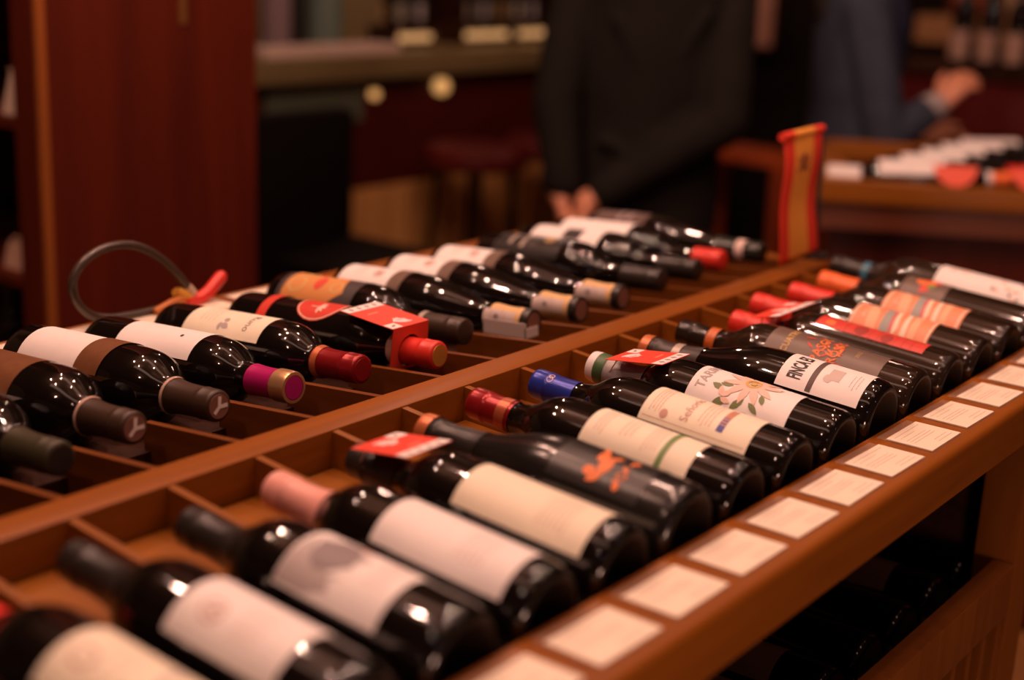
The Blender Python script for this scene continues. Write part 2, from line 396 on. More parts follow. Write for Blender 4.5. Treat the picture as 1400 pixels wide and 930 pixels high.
# price cards on the rails
SLEEVE=mat('clear_sleeve',(.85,.70,.6),.12,spec=.6); SLEEVE.node_tree.nodes['Principled BSDF'].inputs['Alpha'].default_value=.10
def card(y,side,label):
    x=.4145 if side>0 else -.452
    r=empty('price_card',(x,y,.9803),label,'price card','price cards on the front rail' if side>0 else 'price cards on the far rail',(0,0,(random.random()-.5)*.05))
    bm=bmesh.new(); add_box(bm,-.0245,-.0375,.0004,.0235,.0375,.0016); link('card',bm,CARD,r)
    bm=bmesh.new(); add_box(bm,-.0345,-.0385,0,.0245,.0385,.0004); link('sleeve',bm,SLEEVE,r)
    bm=art_bm([('lines',-.033,.030,.0185,.0185,1),('lines',-.030,.006,.0130,.0130,1),('lines',-.031,.022,.006,-.002,3),('lines',-.005,.030,-.012,-.017,2)])
    bm.transform(Matrix.Rotation(math.pi/2,4,'Z')); 
    for v in bm.verts: v.co.z=.00172
    link('print',bm,mat('ink_faint',(.42,.26,.2),.6),r)
R_names=['red-capped','black-necked','sketch-labelled','pink-capped','red-tagged','orange-motif','green-banded','blue-capped','flower-labelled','black-striped','orange-graffiti','long red-labelled','nearer orange-striped','farther orange-striped','orange-capped','floral-labelled']
CR=['below the red-capped bottle at bottom left','below the plain label black-necked bottle','below the grey sketch label bottle','below the pink-capped bottle','below the nearer red-tagged bottle','below the black orange-motif bottle','below the green-banded label bottle','below the blue-capped bottle','below the flower label bottle','below the dark-banded white label bottle','below the orange graffiti bottle','below the long red label bottle','below the nearer orange striped bottle','below the farther orange striped bottle']
for k in range(-2,12):
    card((k+.5)*P+.005,1,'cream price card on the front rail, '+CR[k+2])
LC=['behind the far-left brown label bottle','behind the bottle with the brown capsule','behind the pink-capped bottle','behind the dark red capped bottle','behind the red tag bottle','behind the golden label bottle']
for i in range(1,7):
    card(KL+(i+.5)*PL+.005,-1,'cream price card on the far rail '+LC[i-1])

# ------------------------------------------------------------------ bottles
def RB(k,label,tipx,bx=.3715,dz=0,**kw):
    y=(k+.5)*P
    ax=lambda x: 1.0088-.0715*x+dz
    R=kw.get('R',.038); e=R-.038; kw.setdefault('ath',-.28)
    return bottle(label,'bottles in the right-hand slots',(bx,y+kw.pop('dyb',0),ax(bx)+e),(tipx,y+kw.pop('dyt',0),ax(tipx)+e*.4+kw.pop('dzt',0)),**kw)
def LB(i,label,tipx,L=.303,dz=0,**kw):
    y=KL+(i+.5)*PL; bx=tipx-L
    ax=lambda x: 1.0075+.0745*x+dz
    R=kw.get('R',.038); e=R-.038; kw.setdefault('ath',.22)
    return bottle(label,'bottles in the left-hand slots',(bx,y+kw.pop('dyb',0),ax(bx)+e),(tipx,y+kw.pop('dyt',0),ax(tipx)+e*.4+kw.pop('dzt',0)),**kw)
CAPBLACK=mat('capsule_black',(.022,.017,.014),.35,spec=.5)
CAPBROWN=mat('capsule_brown',(.048,.024,.013),.42)
CAPRED=mat('capsule_red',(.72,.035,.022),.38)
CAPDKRED=mat('capsule_dark_red',(.30,.012,.015),.28,metal=.35)
CAPPINK=mat('capsule_pink',(.82,.38,.32),.45)
CAPMAG=mat('capsule_magenta',(.50,.012,.16),.3,metal=.2)
CAPBLUE=mat('capsule_blue',(.025,.045,.36),.28,metal=.25)
CAPORANGE=mat('capsule_orange',(.88,.16,.03),.4)
GOLD=mat('gold_foil',(.75,.45,.22),.3,metal=.7)
COPPER=mat('copper_foil',(.60,.17,.06),.35,metal=.3)
SILVER=mat('silver_print',(.45,.38,.32),.4,metal=.3)
KRAFT=mat('kraft_paper',(.72,.47,.22),.7,var=.15,vscale=80)
CAPGREY=mat('capsule_grey',(.42,.39,.38),.4); CAPGREEN=mat('capsule_green',(.06,.13,.045),.45)
RED=mat('tag_red',(.80,.06,.03),.45); WHITE=mat('tag_white',(.85,.80,.78),.5)
faint=ink('faint_pink',(.55,.31,.26)); grey=ink('grey_wash',(.24,.20,.21)); lgrey=ink('light_grey',(.46,.40,.39)); brown=ink('brown',(.22,.09,.06)); orange=ink('orange',(.78,.20,.05)); green=ink('green',(.16,.26,.08)); blue=ink('blue',(.07,.08,.32)); gold=ink('gold',(.62,.40,.14)); redi=ink('red',(.68,.07,.04)); cream=ink('cream',(.85,.72,.55))
T_=lambda *a:('text',)+a
# right side, nearest first
RB(-3,'dark bottle with bare black neck beyond the bottom left corner',.09,cap=CAPBLACK,lab=(.05,.145,1.1,PAPER))
RB(-2,'bottle with red capsule and cream label at the bottom left corner',.085,cap=CAPRED,lab=(.045,.147,1.08,PAPER_C),
   arts=[('print',faint,[('ring',-.002,.030,.008,.010,.002),('lines',-.02,.02,.02,.0,3)]),('sketch',lgrey,[('poly',[(-.030,-.030),(-.012,-.022),(.006,-.026),(.03,-.018),(.03,-.022),(.004,-.031),(-.014,-.027),(-.030,-.034)]),('disc',-.022,-.030,.006,.005)])])
RB(-1,'bottle with matt black neck and plain pinkish white label, second from the front left',.088,cap=CAPBLACK,capl=.075,lab=(.047,.146,1.12,PAPER),
   arts=[('print',faint,[('ring',-.006,.022,.009,.010,.0016),T_('A',.016,-.006,.021),('lines',-.018,.012,-.002,-.02,4)])])
RB(0,'bottle with grey sketched figure on a white label and black neck',.099,cap=CAPBLACK,capl=.07,R=.0395,lab=(.050,.145,1.15,PAPER),
   arts=[('sketch',grey,[('leaf',.012,.036,.042,.040,-1.9)]),('sketch_lines',lgrey,[('poly',[(-.032,.0465),(-.010,.0465),(.016,.042),(.004,.036),(.020,.018),(.014,-.010),(-.002,.000),(-.012,.010),(-.024,.000),(-.032,.020)]),('leaf',-.030,.044,.05,.008,-1.2),('leaf',.014,.040,.034,.006,-1.7)],-.0001),('print',faint,[('lines',-.01,.03,-.02,-.034,4),('disc',.026,.006,.004,.006)])])
RB(1,'bottle with pink capsule and long cream white label',.091,cap=CAPPINK,capl=.066,lab=(.022,.145,1.12,PAPER),
   arts=[('print',faint,[('lines',-.02,.016,-.012,-.034,5)])])
r2b=RB(2,'bottle with cream label beneath a red tag hung on its neck, nearer of the two',.092,cap=CAPBLACK,capl=.055,R=.039,lab=(.021,.146,1.12,PAPER_C),
   arts=[('print',faint,[('lines',-.024,.016,-.016,-.04,6)])])
RB(3,'black satin bottle with an orange figure and orange writing, copper ring on its neck',.0880,R=.041,kind='burgundy',glass=GLASS_M,bx=.3718,cap=CAPBLACK,capl=.070,rings=[('capsule_ring',.012,.0,COPPER)],
   lab=(.035,.125,1.0,mat('label_black',(.018,.015,.014),.32)),
   arts=[('emblem',orange,[('disc',-.004,-.002,.010,.006),('disc',.006,.006,.008,.005),('leaf',-.012,-.004,.016,.009,2.4),('leaf',.010,.008,.018,.006,.3),('leaf',.004,.0,.014,.006,-.9),('disc',-.014,.008,.005,.006)]),('lettering',orange,[('leaf',-.024,-.022,.008,.006,.2),('leaf',-.018,-.024,.009,.005,1.2),('ring',-.009,-.021,.004,.005,.0015),('leaf',-.004,-.024,.010,.004,.9),('leaf',.004,-.021,.010,.003,.1),('disc',.012,-.023,.003,.003)])])
RB(4,'bottle with dark red capsule and cream label crossed by a green band',.0685,cap=CAPDKRED,capl=.052,lab=(.046,.158,1.08,PAPER_C),
   rings=[('capsule_ring',.048,.036,mat('copper_dark',(.50,.12,.05),.35,metal=.4))],
   arts=[('print',faint,[('lines',-.02,.018,.046,.038,3),('lines',-.014,.014,.020,.010,3),('lines',-.02,.02,-.006,-.018,4)]),('stripe',green,[('rect',-.040,-.030,.040,-.024)])])
RB(5,'bottle with shiny blue capsule and cream label crossed by a blue band',.0735,cap=CAPBLUE,capl=.052,lab=(.039,.155,1.12,PAPER_C),
   arts=[('print',faint,[('lines',-.022,.022,.050,.040,4),T_('Señorío',.0125,-.002,.012),('lines',-.02,.022,-.002,-.014,4),('disc',-.020,.034,.005,.004)]),('stripe',blue,[('rect',-.030,-.029,-.012,-.022),('rect',.016,-.029,.03,-.022)]),('band',mat('ink_terracotta',(.55,.25,.15),.5),[('rect',-.012,-.029,.016,-.022)]),('edge_line',faint,[('rect',-.038,-.055,-.0375,.055)])],
   stripes=[('capsule_print',.273,.281,.30,-.6,CAPBLUE,[('emblem',mat('foil_print',(.75,.5,.4),.4),[('ring',0,0,.0035,.0035,.0008),('ring',.004,0,.003,.003,.0008)])])])
# flower label
pet=ink('petal',(.84,.56,.46)); leafc=ink('leaf_green',(.17,.20,.07)); petc=ink('petal_centre',(.62,.42,.12))
fl_it=[]
for j in range(11):
    a=j*2*math.pi/11+.2; fl_it.append(('leaf',.006+.004*math.cos(a),-.004+.004*math.sin(a),.027,.0085,a))
r6=RB(6,'bottle with a large pink passion flower drawn on its white label',.080,cap=CAPGREY,capl=.070,lab=(.048,.160,1.12,PAPER),
   rings=[('capsule_ring',.020,.008,CAPGREEN),('capsule_rim',.008,.0,WHITE)],
   arts=[('lettering',lgrey,[T_('TARIMA',.0145,.004,.044,.95,.0002)]),('leaf',leafc,[('leaf',-.018,-.006,.018,.008,2.5),('leaf',-.024,.010,.016,.009,2.0),('leaf',-.014,.020,.014,.007,1.3),('leaf',-.006,.012,.014,.006,1.7),('leaf',-.020,-.012,.016,.006,-2.2),('leaf',.004,-.018,.020,.003,-1.2),('leaf',-.008,-.020,.012,.006,-2.6)]),
     ('flower_petals',pet,fl_it+[('leaf',-.022,.018,.012,.006,.4),('leaf',-.022,.018,.012,.006,-.8),('leaf',-.024,.018,.012,.006,-1.8)],.0002),('flower_centre',petc,[('ring',.006,-.004,.0085,.0085,.003),('disc',.006,-.004,.004,.004)],.0005)])
RB(7,'broad bottle whose white label carries tall narrow black capitals and a dark band',.0850,ath=-.5,R=.0425,kind='burgundy',bx=.3718,cap=mat('capsule_charcoal',(.035,.022,.018),.4),capl=.075,rings=[('capsule_ring',.010,.0,COPPER),('neck_band',.050,.040,SILVER)],
   lab=(.016,.108,1.1,PAPER),
   arts=[('lettering',INK,[T_('FINCA ES',.0215,.004,.028,.42,.0006)]),('stripe',ink('band_brown',(.10,.06,.05)),[('rect',-.045,.006,.045,.012)]),('emblem',ink('pale_emblem',(.60,.50,.46)),[('rect',-.004,-.018,.014,-.004),('leaf',-.008,-.008,.012,.01,.5)]),('print',lgrey,[('lines',-.01,.016,-.030,-.038,3)])])
gl=mat('label_taupe',(.15,.10,.075),.4,var=.1)
gi=[]
for j in range(34):
    gi.append(('leaf',random.uniform(-.034,.03),random.uniform(-.022,.018),random.uniform(.006,.014),.0028,random.uniform(0,6.3)))
RB(8,'brown bottle with taupe label covered in red and yellow scribbled letters',.0745,glass=GLASS_B,R=.039,cap=mat('capsule_black_gloss',(.02,.014,.010),.15),capl=.040,rings=[('neck_band',.052,.040,mat('orange_pattern',(.60,.14,.03),.45,var=.7,vscale=500))],
   lab=(.040,.175,1.15,gl),
   arts=[('lettering',gold,[T_('CUATRO',.0105,-.004,.044,1,.0003)]),('graffiti',redi,gi[:22]),('graffiti_yellow',orange,[T_('PASOS',.016,-.004,.006,1,.0004),T_('ROSSO',.014,-.002,-.012,1,.0004)]+gi[22:],.0003),('print',gold,[T_('2012',.006,.0,-.036)])])
r9=RB(9,'brown bottle with long plain red label and red capsule under a red tag',.0925,glass=GLASS_B,cap=CAPRED,capl=.060,
   lab=(.034,.166,.58,mat('label_red2',(.66,.055,.035),.4,var=.15,vscale=120),.04),
   arts=[('print',ink('dark_red',(.36,.03,.02)),[('lines',-.016,.014,.030,-.050,9),('disc',.0,.012,.010,.008),('disc',-.002,-.020,.009,.007)]),('emblem',orange,[('disc',-.002,.050,.006,.006)])])
lo_=mat('label_orange',(.85,.30,.15),.45)
def stripy():
    return [('stripe',cream,[('poly',[(-.042,-.006),(-.030,-.010),(.042,.002),(.042,.006)]),('poly',[(-.042,-.016),(.042,-.010),(.042,-.013),(-.042,-.023)]),('rect',-.042,.047,.042,.049),('rect',-.042,-.049,.042,-.047)]),
            ('stripe_grey',ink('sea_grey',(.34,.36,.33)),[('poly',[(-.040,-.002),(.010,.004),(.042,.016),(-.040,.010)])]),
            ('stripe_pink',ink('rose',(.66,.16,.16)),[('poly',[(-.040,-.006),(.008,.0),(.042,.010),(-.040,-.003)])]),
            ('stripe_light',ink('peach',(.88,.48,.28)),[('poly',[(-.042,-.026),(.042,-.020),(.042,-.030),(-.042,-.034)]),('poly',[(-.042,.014),(.0,.020),(.042,.040),(-.042,.026)])]),
            ('lettering',cream,[('lines',-.016,.010,.038,.034,3)])]
RB(10,'bottle with orange label of slanting grey and pink stripes, nearer of the two',.0695,glass=GLASS_B,cap=CAPRED,capl=.060,lab=(.060,.161,1.12,lo_),arts=stripy())
RB(11,'bottle with orange label of slanting grey and pink stripes, farther of the two',.0745,glass=GLASS_B,cap=CAPRED,capl=.062,lab=(.058,.161,1.12,lo_),arts=stripy())
RB(12,'bottle with orange capsule and red and black painted label',.0715,glass=GLASS_B,cap=CAPORANGE,capl=.056,lab=(.118,.178,1.1,gl),
   arts=[('painting',redi,[('leaf',-.02,.004,.03,.014,-.5),('leaf',.005,.01,.03,.016,-1.4),('disc',.01,-.006,.012,.008)]),('painting_orange',orange,[('leaf',-.01,-.010,.03,.012,.3),('leaf',.004,.016,.02,.012,-2)],.0002),('painting_green',green,[('disc',-.006,-.008,.005,.005)],.0004)])
RB(13,'bottle with white floral label in the farthest slot, blue ring on its black neck',.045,glass=GLASS_B,cap=CAPBLACK,capl=.085,rings=[('neck_band',.058,.048,mat('ring_blue',(.05,.20,.30),.4))],lab=(.020,.161,1.12,PAPER),bx=.365,dz=.002,
   arts=[('flowers',pet,[('leaf',random.uniform(-.035,.03),random.uniform(-.06,.055),.012,.006,random.uniform(0,6)) for _ in range(16)]),('leaves',grey,[('leaf',random.uniform(-.035,.03),random.uniform(-.06,.055),.008,.004,random.uniform(0,6)) for _ in range(14)])])
# left side, nearest first
goldb=mat('label_bronze',(.19,.075,.03),.4,metal=.1,var=.3,vscale=60)
LB(-1,'dark bottle with dark neck beyond the left edge, nearest on the left side',-.088,cap=CAPBLACK)
LB(0,'bottle with greenish black capsule lowest at the left edge',-.088,kind='round',R=.040,cap=(mat('capsule_olive',(.045,.038,.018),.4),CAPBLACK),lab=(.02,.13,1.1,PAPER))
def brown_cap(i,label,tipx,**kw):
    return LB(i,label,tipx,kind='round',R=.0415,cap=(CAPBROWN,brown),capl=.062,rings=[('neck_ring',.064,.061,mat('pale_ring',(.5,.33,.25),.5))],**kw)
b=brown_cap(1,'bulbous dark bottle with brown capsule marked with a pale tree sign, at the left edge',-.109,lab=(.02,.165,1.15,goldb))
b2=brown_cap(2,'bulbous dark bottle with brown capsule, white label and bronze band',-.102,lab=(.034,.130,1.15,PAPER),stripes=[('label_band',.130,.168,1.15,0,goldb,[])])
for rt_,pr,L in (b,b2):
    bm=art_bm([('rect',-.009,-.0019,.0005,.0019),('poly',[(-.001,.0019),(.006,.0082),(.0088,.0052),(.0015,-.001)]),('poly',[(-.001,-.0019),(.0015,.001),(.0088,-.0052),(.006,-.0082)])])
    bm.transform(Matrix.Translation((L+.0022,0,0))@Matrix.Rotation(math.pi/2,4,'Y')@Matrix.Rotation(2.3,4,'Z'))
    link('capsule_mark',bm,mat('pale_mark',(.80,.68,.62),.5),rt_)
LB(3,'bottle with magenta and gold capsule and plain white label',-.097,cap=(CAPMAG,mat('magenta_top',(.55,.02,.2),.25,metal=.3)),kind='round',capl=.055,rings=[('capsule_ring',.0185,.0,GOLD)],lab=(.062,.184,1.08,PAPER),
   arts=[('print',INK,[('disc',.004,.030,.0022,.0022),('lines',-.022,-.010,-.03,-.034,2)])])
LB(4,'bottle with dark red capsule and cream label with handwritten name',-.0905,kind='round',cap=(CAPDKRED,CAPDKRED),capl=.062,rings=[('capsule_ring',.060,.052,COPPER)],lab=(.056,.180,1.08,PAPER_C),
   arts=[('lettering',grey,[T_('Runo',.014,.008,.036,.95)]),('emblem',lgrey,[('leaf',.016,-.004,.014,.008,1.2),('leaf',.014,-.006,.012,.006,.1),('disc',.010,.0,.003,.004)]),('print',faint,[('lines',-.02,.016,-.02,-.04,4)])])
l5=LB(5,'bottle with red capsule, red label and red tag with white print over its shoulder',-.064,L=.308,cap=(CAPRED,mat('gold_top',(.65,.30,.06),.35,metal=.5)),capl=.050,rings=[('neck_band',.062,.049,mat('neck_paper',(.72,.55,.46),.6))],
   lab=(.106,.176,.80,mat('label_red',(.66,.055,.035),.4),.1,'oval'),
   arts=[('emblem',pet,[('leaf',0,0,.012,.004,a) for a in (1.57,.9,2.2,.3,2.8)]+[('rect',-.0008,-.012,.0008,.0)]),('edge_line',cream,[('ring',0,0,.029,.0335,.0012)])],
   stripes=[('red_band',.055,.070,1.1,0,mat('label_red',(.66,.055,.035),.4),[])])
LB(6,'bottle with brown patterned neck and gold, orange and charcoal label',-.103,L=.30,kind='dome',R=.0400,dz=.003,cap=mat('capsule_dark_brown',(.045,.024,.014),.4),capl=.064,rings=[('neck_band',.062,.055,SILVER)],lab=(.022,.150,1.1,mat('label_charcoal',(.07,.055,.055),.4)),
   arts=[('painting',ink('ochre',(.66,.28,.08)),[('poly',[(-.04,-.055),(-.04,-.02),(-.01,.0),(-.02,.03),(.02,.045),(.04,.02),(.04,-.055)])]),('scroll',gold,[('ring',.014,-.036,.014,.014,.004),('ring',-.014,-.03,.010,.012,.004),('ring',.012,.03,.010,.010,.003)],.0002),('painting_red',redi,[('disc',.008,.0,.012,.008),('disc',-.016,-.012,.008,.006)],.0004)])
orn=mat('label_ornate',(.16,.10,.07),.45,var=.7,vscale=260)
for i,tx,lb in ((7,-.075,'nearest of three sloping paper-necked black bottles, wrap loose at the tip'),(8,-.0705,'middle one of three sloping black bottles with paper-wrapped necks'),(9,-.069,'farthest of three sloping black bottles with paper-wrapped necks')):
    rt_,pr,L=LB(i,lb,tx,L=.308,kind='burgundy',R=.0405,cap=(KRAFT,brown),capl=.056,rings=[('cork_ring',.0085,.0,CAPBLACK)],lab=(.015,.100,1.15,PAPER),
       arts=[('print',faint,[('ring',.006,.018,.008,.008,.002),('disc',.006,.018,.004,.004),('lines',-.02,.014,-.006,-.02,4)])],
       stripes=[('label_band',.100,.122,1.15,0,orn,[]),('neck_paper',.246,.292,.55,1.25,mat('paper_grey',(.62,.52,.48),.6),[('print',grey,[('lines',-.008,.006,.008,-.012,5),('disc',0,-.004,.003,.004)])])])
    if i==7:
        bm=bmesh.new(); add_box(bm,L-.060,-.0195,-.016,L+.004,-.0180,.002); add_box(bm,L+.0025,-.0195,-.016,L+.004,.006,-.004)
        link('paper_flap',bm,mat('paper_grey',(.62,.52,.48),.6),rt_)
def darkneck(i,label,tipx,R=.0405,**kw): return LB(i,label,tipx,kind='dome',R=R,cap=CAPBLACK,capl=.06,dz=.008,**kw)
darkneck(10,'round-shouldered bottle with black label of silver and gold lettering',-.067,L=.30,lab=(.035,.150,1.1,mat('label_black',(.018,.015,.014),.32)),
   arts=[('lettering',SILVER,[('rect',-.022,-.012,.022,-.006),('rect',-.018,-.034,.018,-.028),('lines',-.02,.02,.012,.004,3)]),('emblem',gold,[('ring',0,.030,.008,.008,.003),('disc',0,.030,.003,.003)])])
darkneck(11,'round-shouldered bottle with white label bearing a dark square',-.066,L=.30,lab=(.03,.150,1.1,PAPER),arts=[('print',INK,[('rect',-.004,-.004,.022,.026)])])
LB(12,'round-shouldered bottle with short red capsule and white label',-.079,L=.29,kind='dome',R=.0405,dz=.006,cap=CAPRED,capl=.045,lab=(.02,.142,1.1,PAPER))
LB(13,'farthest left bottle, sloping, with brown label and pale ring on the neck',-.0635,L=.308,kind='burgundy',R=.041,dz=.006,cap=mat('capsule_green_black',(.02,.026,.02),.25),capl=.075,rings=[('neck_band',.040,.026,mat('neck_paper2',(.72,.56,.50),.6))],lab=(.02,.115,1.1,mat('label_brown_dark',(.10,.055,.045),.45)),
   arts=[('print',lgrey,[('rect',-.02,-.004,.02,.0),('rect',-.02,.014,.02,.018)])])

# neck tags (folded red cards with a hole for the neck)
def neck_tag(label, root_info, s_hole, length, half, lift, flap, tilt=0, flip=1):
    rt_,pr,L=root_info
    t=empty('neck_tag',(0,0,0),label,'neck tag','red tags hung on bottle necks'); bpy.context.view_layer.update()
    t.matrix_world=rt_.matrix_world@Matrix.Translation((s_hole,0,lift))@Matrix.Rotation(tilt,4,'Y')
    bm=bmesh.new(); add_box(bm,-length,-half,0,0,half,.0006); top=link('tag_card',bm,RED,t)
    def flat(name,items,m,z=.0008):
        b=art_bm(items); b.transform(Matrix.Rotation(-math.pi/2 if flip>0 else -math.pi/2,4,'Z'))
        for v in b.verts: v.co.z=z
        return link(name,b,m,top)
    h=half; n=length
    # artwork axes: u across (towards -Y), v towards the neck
    flat('white_strip',[('rect',-h+.0006,-n+.0006,h-.0006,-n+.014)],WHITE)
    flat('strip_icons',[('disc',-h*.62+j*h*.42,-n+.0072,.0028,.0022) for j in range(4)]+[('rect',-h*.62+j*h*.42-.001,-n+.003,-h*.62+j*h*.42+.001,-n+.011) for j in range(4)],mat('ink_grey_icon',(.35,.28,.26),.6),.0010)
    c=1
    flat('white_box',[('rect',h-.018 if c>0 else -h+.001,-.015,h-.001 if c>0 else -h+.018,-.001)],WHITE)
    flat('box_print',[('leaf',h-.014,-.010,.010,.004,.5)],mat('ink_grey_icon',(.35,.28,.26),.6),.0010)
    flat('symbol',[('leaf',-.014,-.010,.022,.006,-.25),('leaf',-.012,-.020,.020,.006,.15),('leaf',-.006,-.026,.018,.005,.5),('leaf',-.010,-.010,.016,.006,-1.2),('leaf',-.002,-.014,.014,.005,-1.3)],WHITE)
    flat('lettering',[('lines',-.004,.018,-n*.62,-n*.62,1),('rect',-.002,-n*.66,.014,-n*.635)],mat('tag_pink_print',(.88,.35,.25),.5))
    # flap with the neck hole
    if not flap:
        for sy in (-1,1): tube('loop',[(-length*.1,sy*half*.5,-.001),(.006,sy*.014,-lift*.8),(.012,sy*.004,-lift-.019)],.0007,mat('tag_loop',(.7,.5,.42),.5),t,6)
        return t
    bm=bmesh.new(); N=24; R0=.0185
    out=[];inn=[]
    for k in range(N):
        a=2*math.pi*k/N; cy,cz=math.cos(a),math.sin(a)
        inn.append((R0*cy,-lift+R0*cz))
        sc=min(half/abs(cy) if abs(cy)>1e-6 else 9, (lift if cz>0 else flap-lift)/abs(cz) if abs(cz)>1e-6 else 9)
        out.append((sc*cy,-lift+sc*cz))
    for x in (0,.0006):
        A=[bm.verts.new((x,y,z)) for y,z in inn]; B=[bm.verts.new((x,y,z)) for y,z in out]
        for k in range(N): bm.faces.new((A[k],A[(k+1)%N],B[(k+1)%N],B[k]))
    link('tag_flap',bm,RED,t)
    return t

neck_tag('nearest red tag with white print, over the neck of a cream label bottle',r2b,.262,.064,.029,.023,0,.20)
neck_tag('red tag with white print over the neck of the flower label bottle',r6,.262,.070,.028,.022,0,.20)
neck_tag('red tag tipped up over the neck of the long red label bottle, farthest red tag',r9,.236,.040,.050,.026,0,.30)
neck_tag('red tag beyond the centre rail, over the shoulder of a red-capped bottle',l5,.270,.080,.030,.029,.050,.15)
# ------------------------------------------------------------------ flag at the end of the centre rail
flag=empty('table_flag',(-.012,1.356,1.0),'small red and yellow hanging flag with dark crest on a black pole','flag')
bpy.context.view_layer.update()
def fl_(p): return Vector(p)-Vector((-.012,1.356,1.0))
tube('pole',[fl_((-.012,1.356,1.0)),fl_((-.018,1.356,1.10)),fl_((-.022,1.357,1.199))],.0034,CAPBLACK,flag)
bm=bmesh.new(); add_tube(bm,[fl_((-.012,1.356,.9995)),fl_((-.012,1.356,1.006))],.020,24); link('base',bm,CAPBLACK,flag,smooth=True)
FR=mat('flag_red',(.78,.045,.02),.65); FY=mat('flag_yellow',(.86,.34,.05),.65)
def flagpt(u,v):       # u 0..1 across (along the rail), v 0..1 downwards
    y=1.232+.118*u+(-.004)*v; wv=.003*math.sin(v*5+u*1.5)+.002*math.sin(v*9)
    return fl_((-.024+wv+.016*v, y-.003*math.sin(v*3.2)*(1-.3*u), 1.189+.003*u-(.178+.004*(1-u))*v))
bm=bmesh.new(); nu,nv=16,26
g=[[bm.verts.new(flagpt(i/nu,j/nv)) for j in range(nv+1)] for i in range(nu+1)]
for i in range(nu):
    for j in range(nv):
        f=bm.faces.new((g[i][j],g[i+1][j],g[i+1][j+1],g[i][j+1])); u=(i+.5)/nu; f.material_index = 1 if .27<u<.73 else 0
cl=link('flag_cloth',bm,[FR,FY],flag,smooth=True,sharp=0)
so=cl.modifiers.new('thick','SOLIDIFY'); so.thickness=.0008
def flagart(name,shapes,m):
    b=art_bm(shapes); bmesh.ops.triangulate(b,faces=b.faces)
    for v in b.verts:
        p=flagpt(v.co.x,v.co.y); v.co=p+Vector((.0012+v.co.z,-.0004,0))
    link(name,b,m,cl)
flagart('crest',[('ring',.50,.23,.10,.055,.03),('rect',.35,.16,.385,.30),('rect',.615,.16,.65,.30),('disc',.50,.17,.06,.022)],ink('crest',(.30,.05,.03)))
flagart('crest_inner',[('rect',.44,.20,.50,.24),('rect',.50,.24,.56,.275),('disc',.50,.16,.03,.012)],ink('crest_dark',(.06,.03,.05)))
bm=bmesh.new(); pts=[fl_((-.024,1.228+.128*t,1.191+.0035*t)) for t in (0,.24,.25,.74,.75,1)]
add_tube(bm,pts,.0062,12)
bmesh.ops.recalc_face_normals(bm,faces=bm.faces)
for f in bm.faces:
    t=(f.calc_center_median().y+1.356-1.228)/.128; f.material_index=1 if .25<t<.75 else 0
link('crossbar',bm,[FR,FY],flag,smooth=True)

# ------------------------------------------------------------------ cable hoop standing on the far rail
hoop=empty('cable_hoop',(-.47,.44,.981),'thin dark cable bent into a hoop with red and yellow fittings, on the far rail','cable hoop')
O=Vector((-.47,.44,.981))
ctrl=[(.530,1.002),(.505,1.031),(.481,1.052),(.455,1.067),(.427,1.074),(.398,1.072),(.372,1.060),(.358,1.040),(.362,1.016),(.380,.997),(.405,.988),(.440,.9855),(.480,.9855),(.515,.987)]
pts=[]
for i in range(len(ctrl)-1):
    p0=ctrl[max(i-1,0)];p1=ctrl[i];p2=ctrl[i+1];p3=ctrl[min(i+2,len(ctrl)-1)]
    for k in range(5):
        t=k/5; q=[.5*((2*p1[j])+(-p0[j]+p2[j])*t+(2*p0[j]-5*p1[j]+4*p2[j]-p3[j])*t*t+(-p0[j]+3*p1[j]-3*p2[j]+p3[j])*t**3) for j in (0,1)]
        pts.append(Vector((-.47,q[0],q[1]))-O)
tube('cable',pts,.0055,mat('cable_grey',(.055,.035,.024),.35,coat=.3),hoop)
def pp(y,z,x=-.47): return Vector((x,y,z))-O
tube('red_fitting',[pp(.522,.989),pp(.545,.988),pp(.560,.994),pp(.582,1.012),pp(.586,1.015)],[.0080,.0085,.0085,.0083,.005],CAPRED,hoop)
tube('red_arm',[pp(.505,.989),pp(.545,.990)],.0065,CAPRED,hoop)
tube('yellow_fitting',[pp(.507,1.004),pp(.513,1.000),pp(.530,.993)],[.0055,.0085,.006],mat('fitting_yellow',(.72,.33,.04),.45),hoop)
tube('orange_fitting',[pp(.468,.986,-.462),pp(.495,.993,-.462),pp(.515,.994,-.466)],[.0045,.0055,.005],mat('fitting_orange',(.55,.17,.03),.45),hoop)
tube('pale_tip',[pp(.525,1.008),pp(.534,.997)],[.0058,.0065],mat('fitting_pale',(.62,.48,.34),.4),hoop)

# ------------------------------------------------------------------ lower bin bottles
for j in range(7):
    y=.43+j*.096-.0*j
    lb=['','','','','','','']
    pos=['nearest','second','third','fourth','fifth','sixth','last'][j]
    bottle('dark bottle in shade on the lower shelf, '+pos+' from the front','bottles on the lower shelf',(.392,y,.716),(.095,y,.706),
        cap=CAPBLACK,lab=(.055,.150,1.1,mat('label_tan',(.40,.22,.12),.6)) if j in (1,2,5) else None, arts=[('stripe',INK,[('rect',-.040,.034,.040,.040)])] if j in (1,2) else (),seg=32)

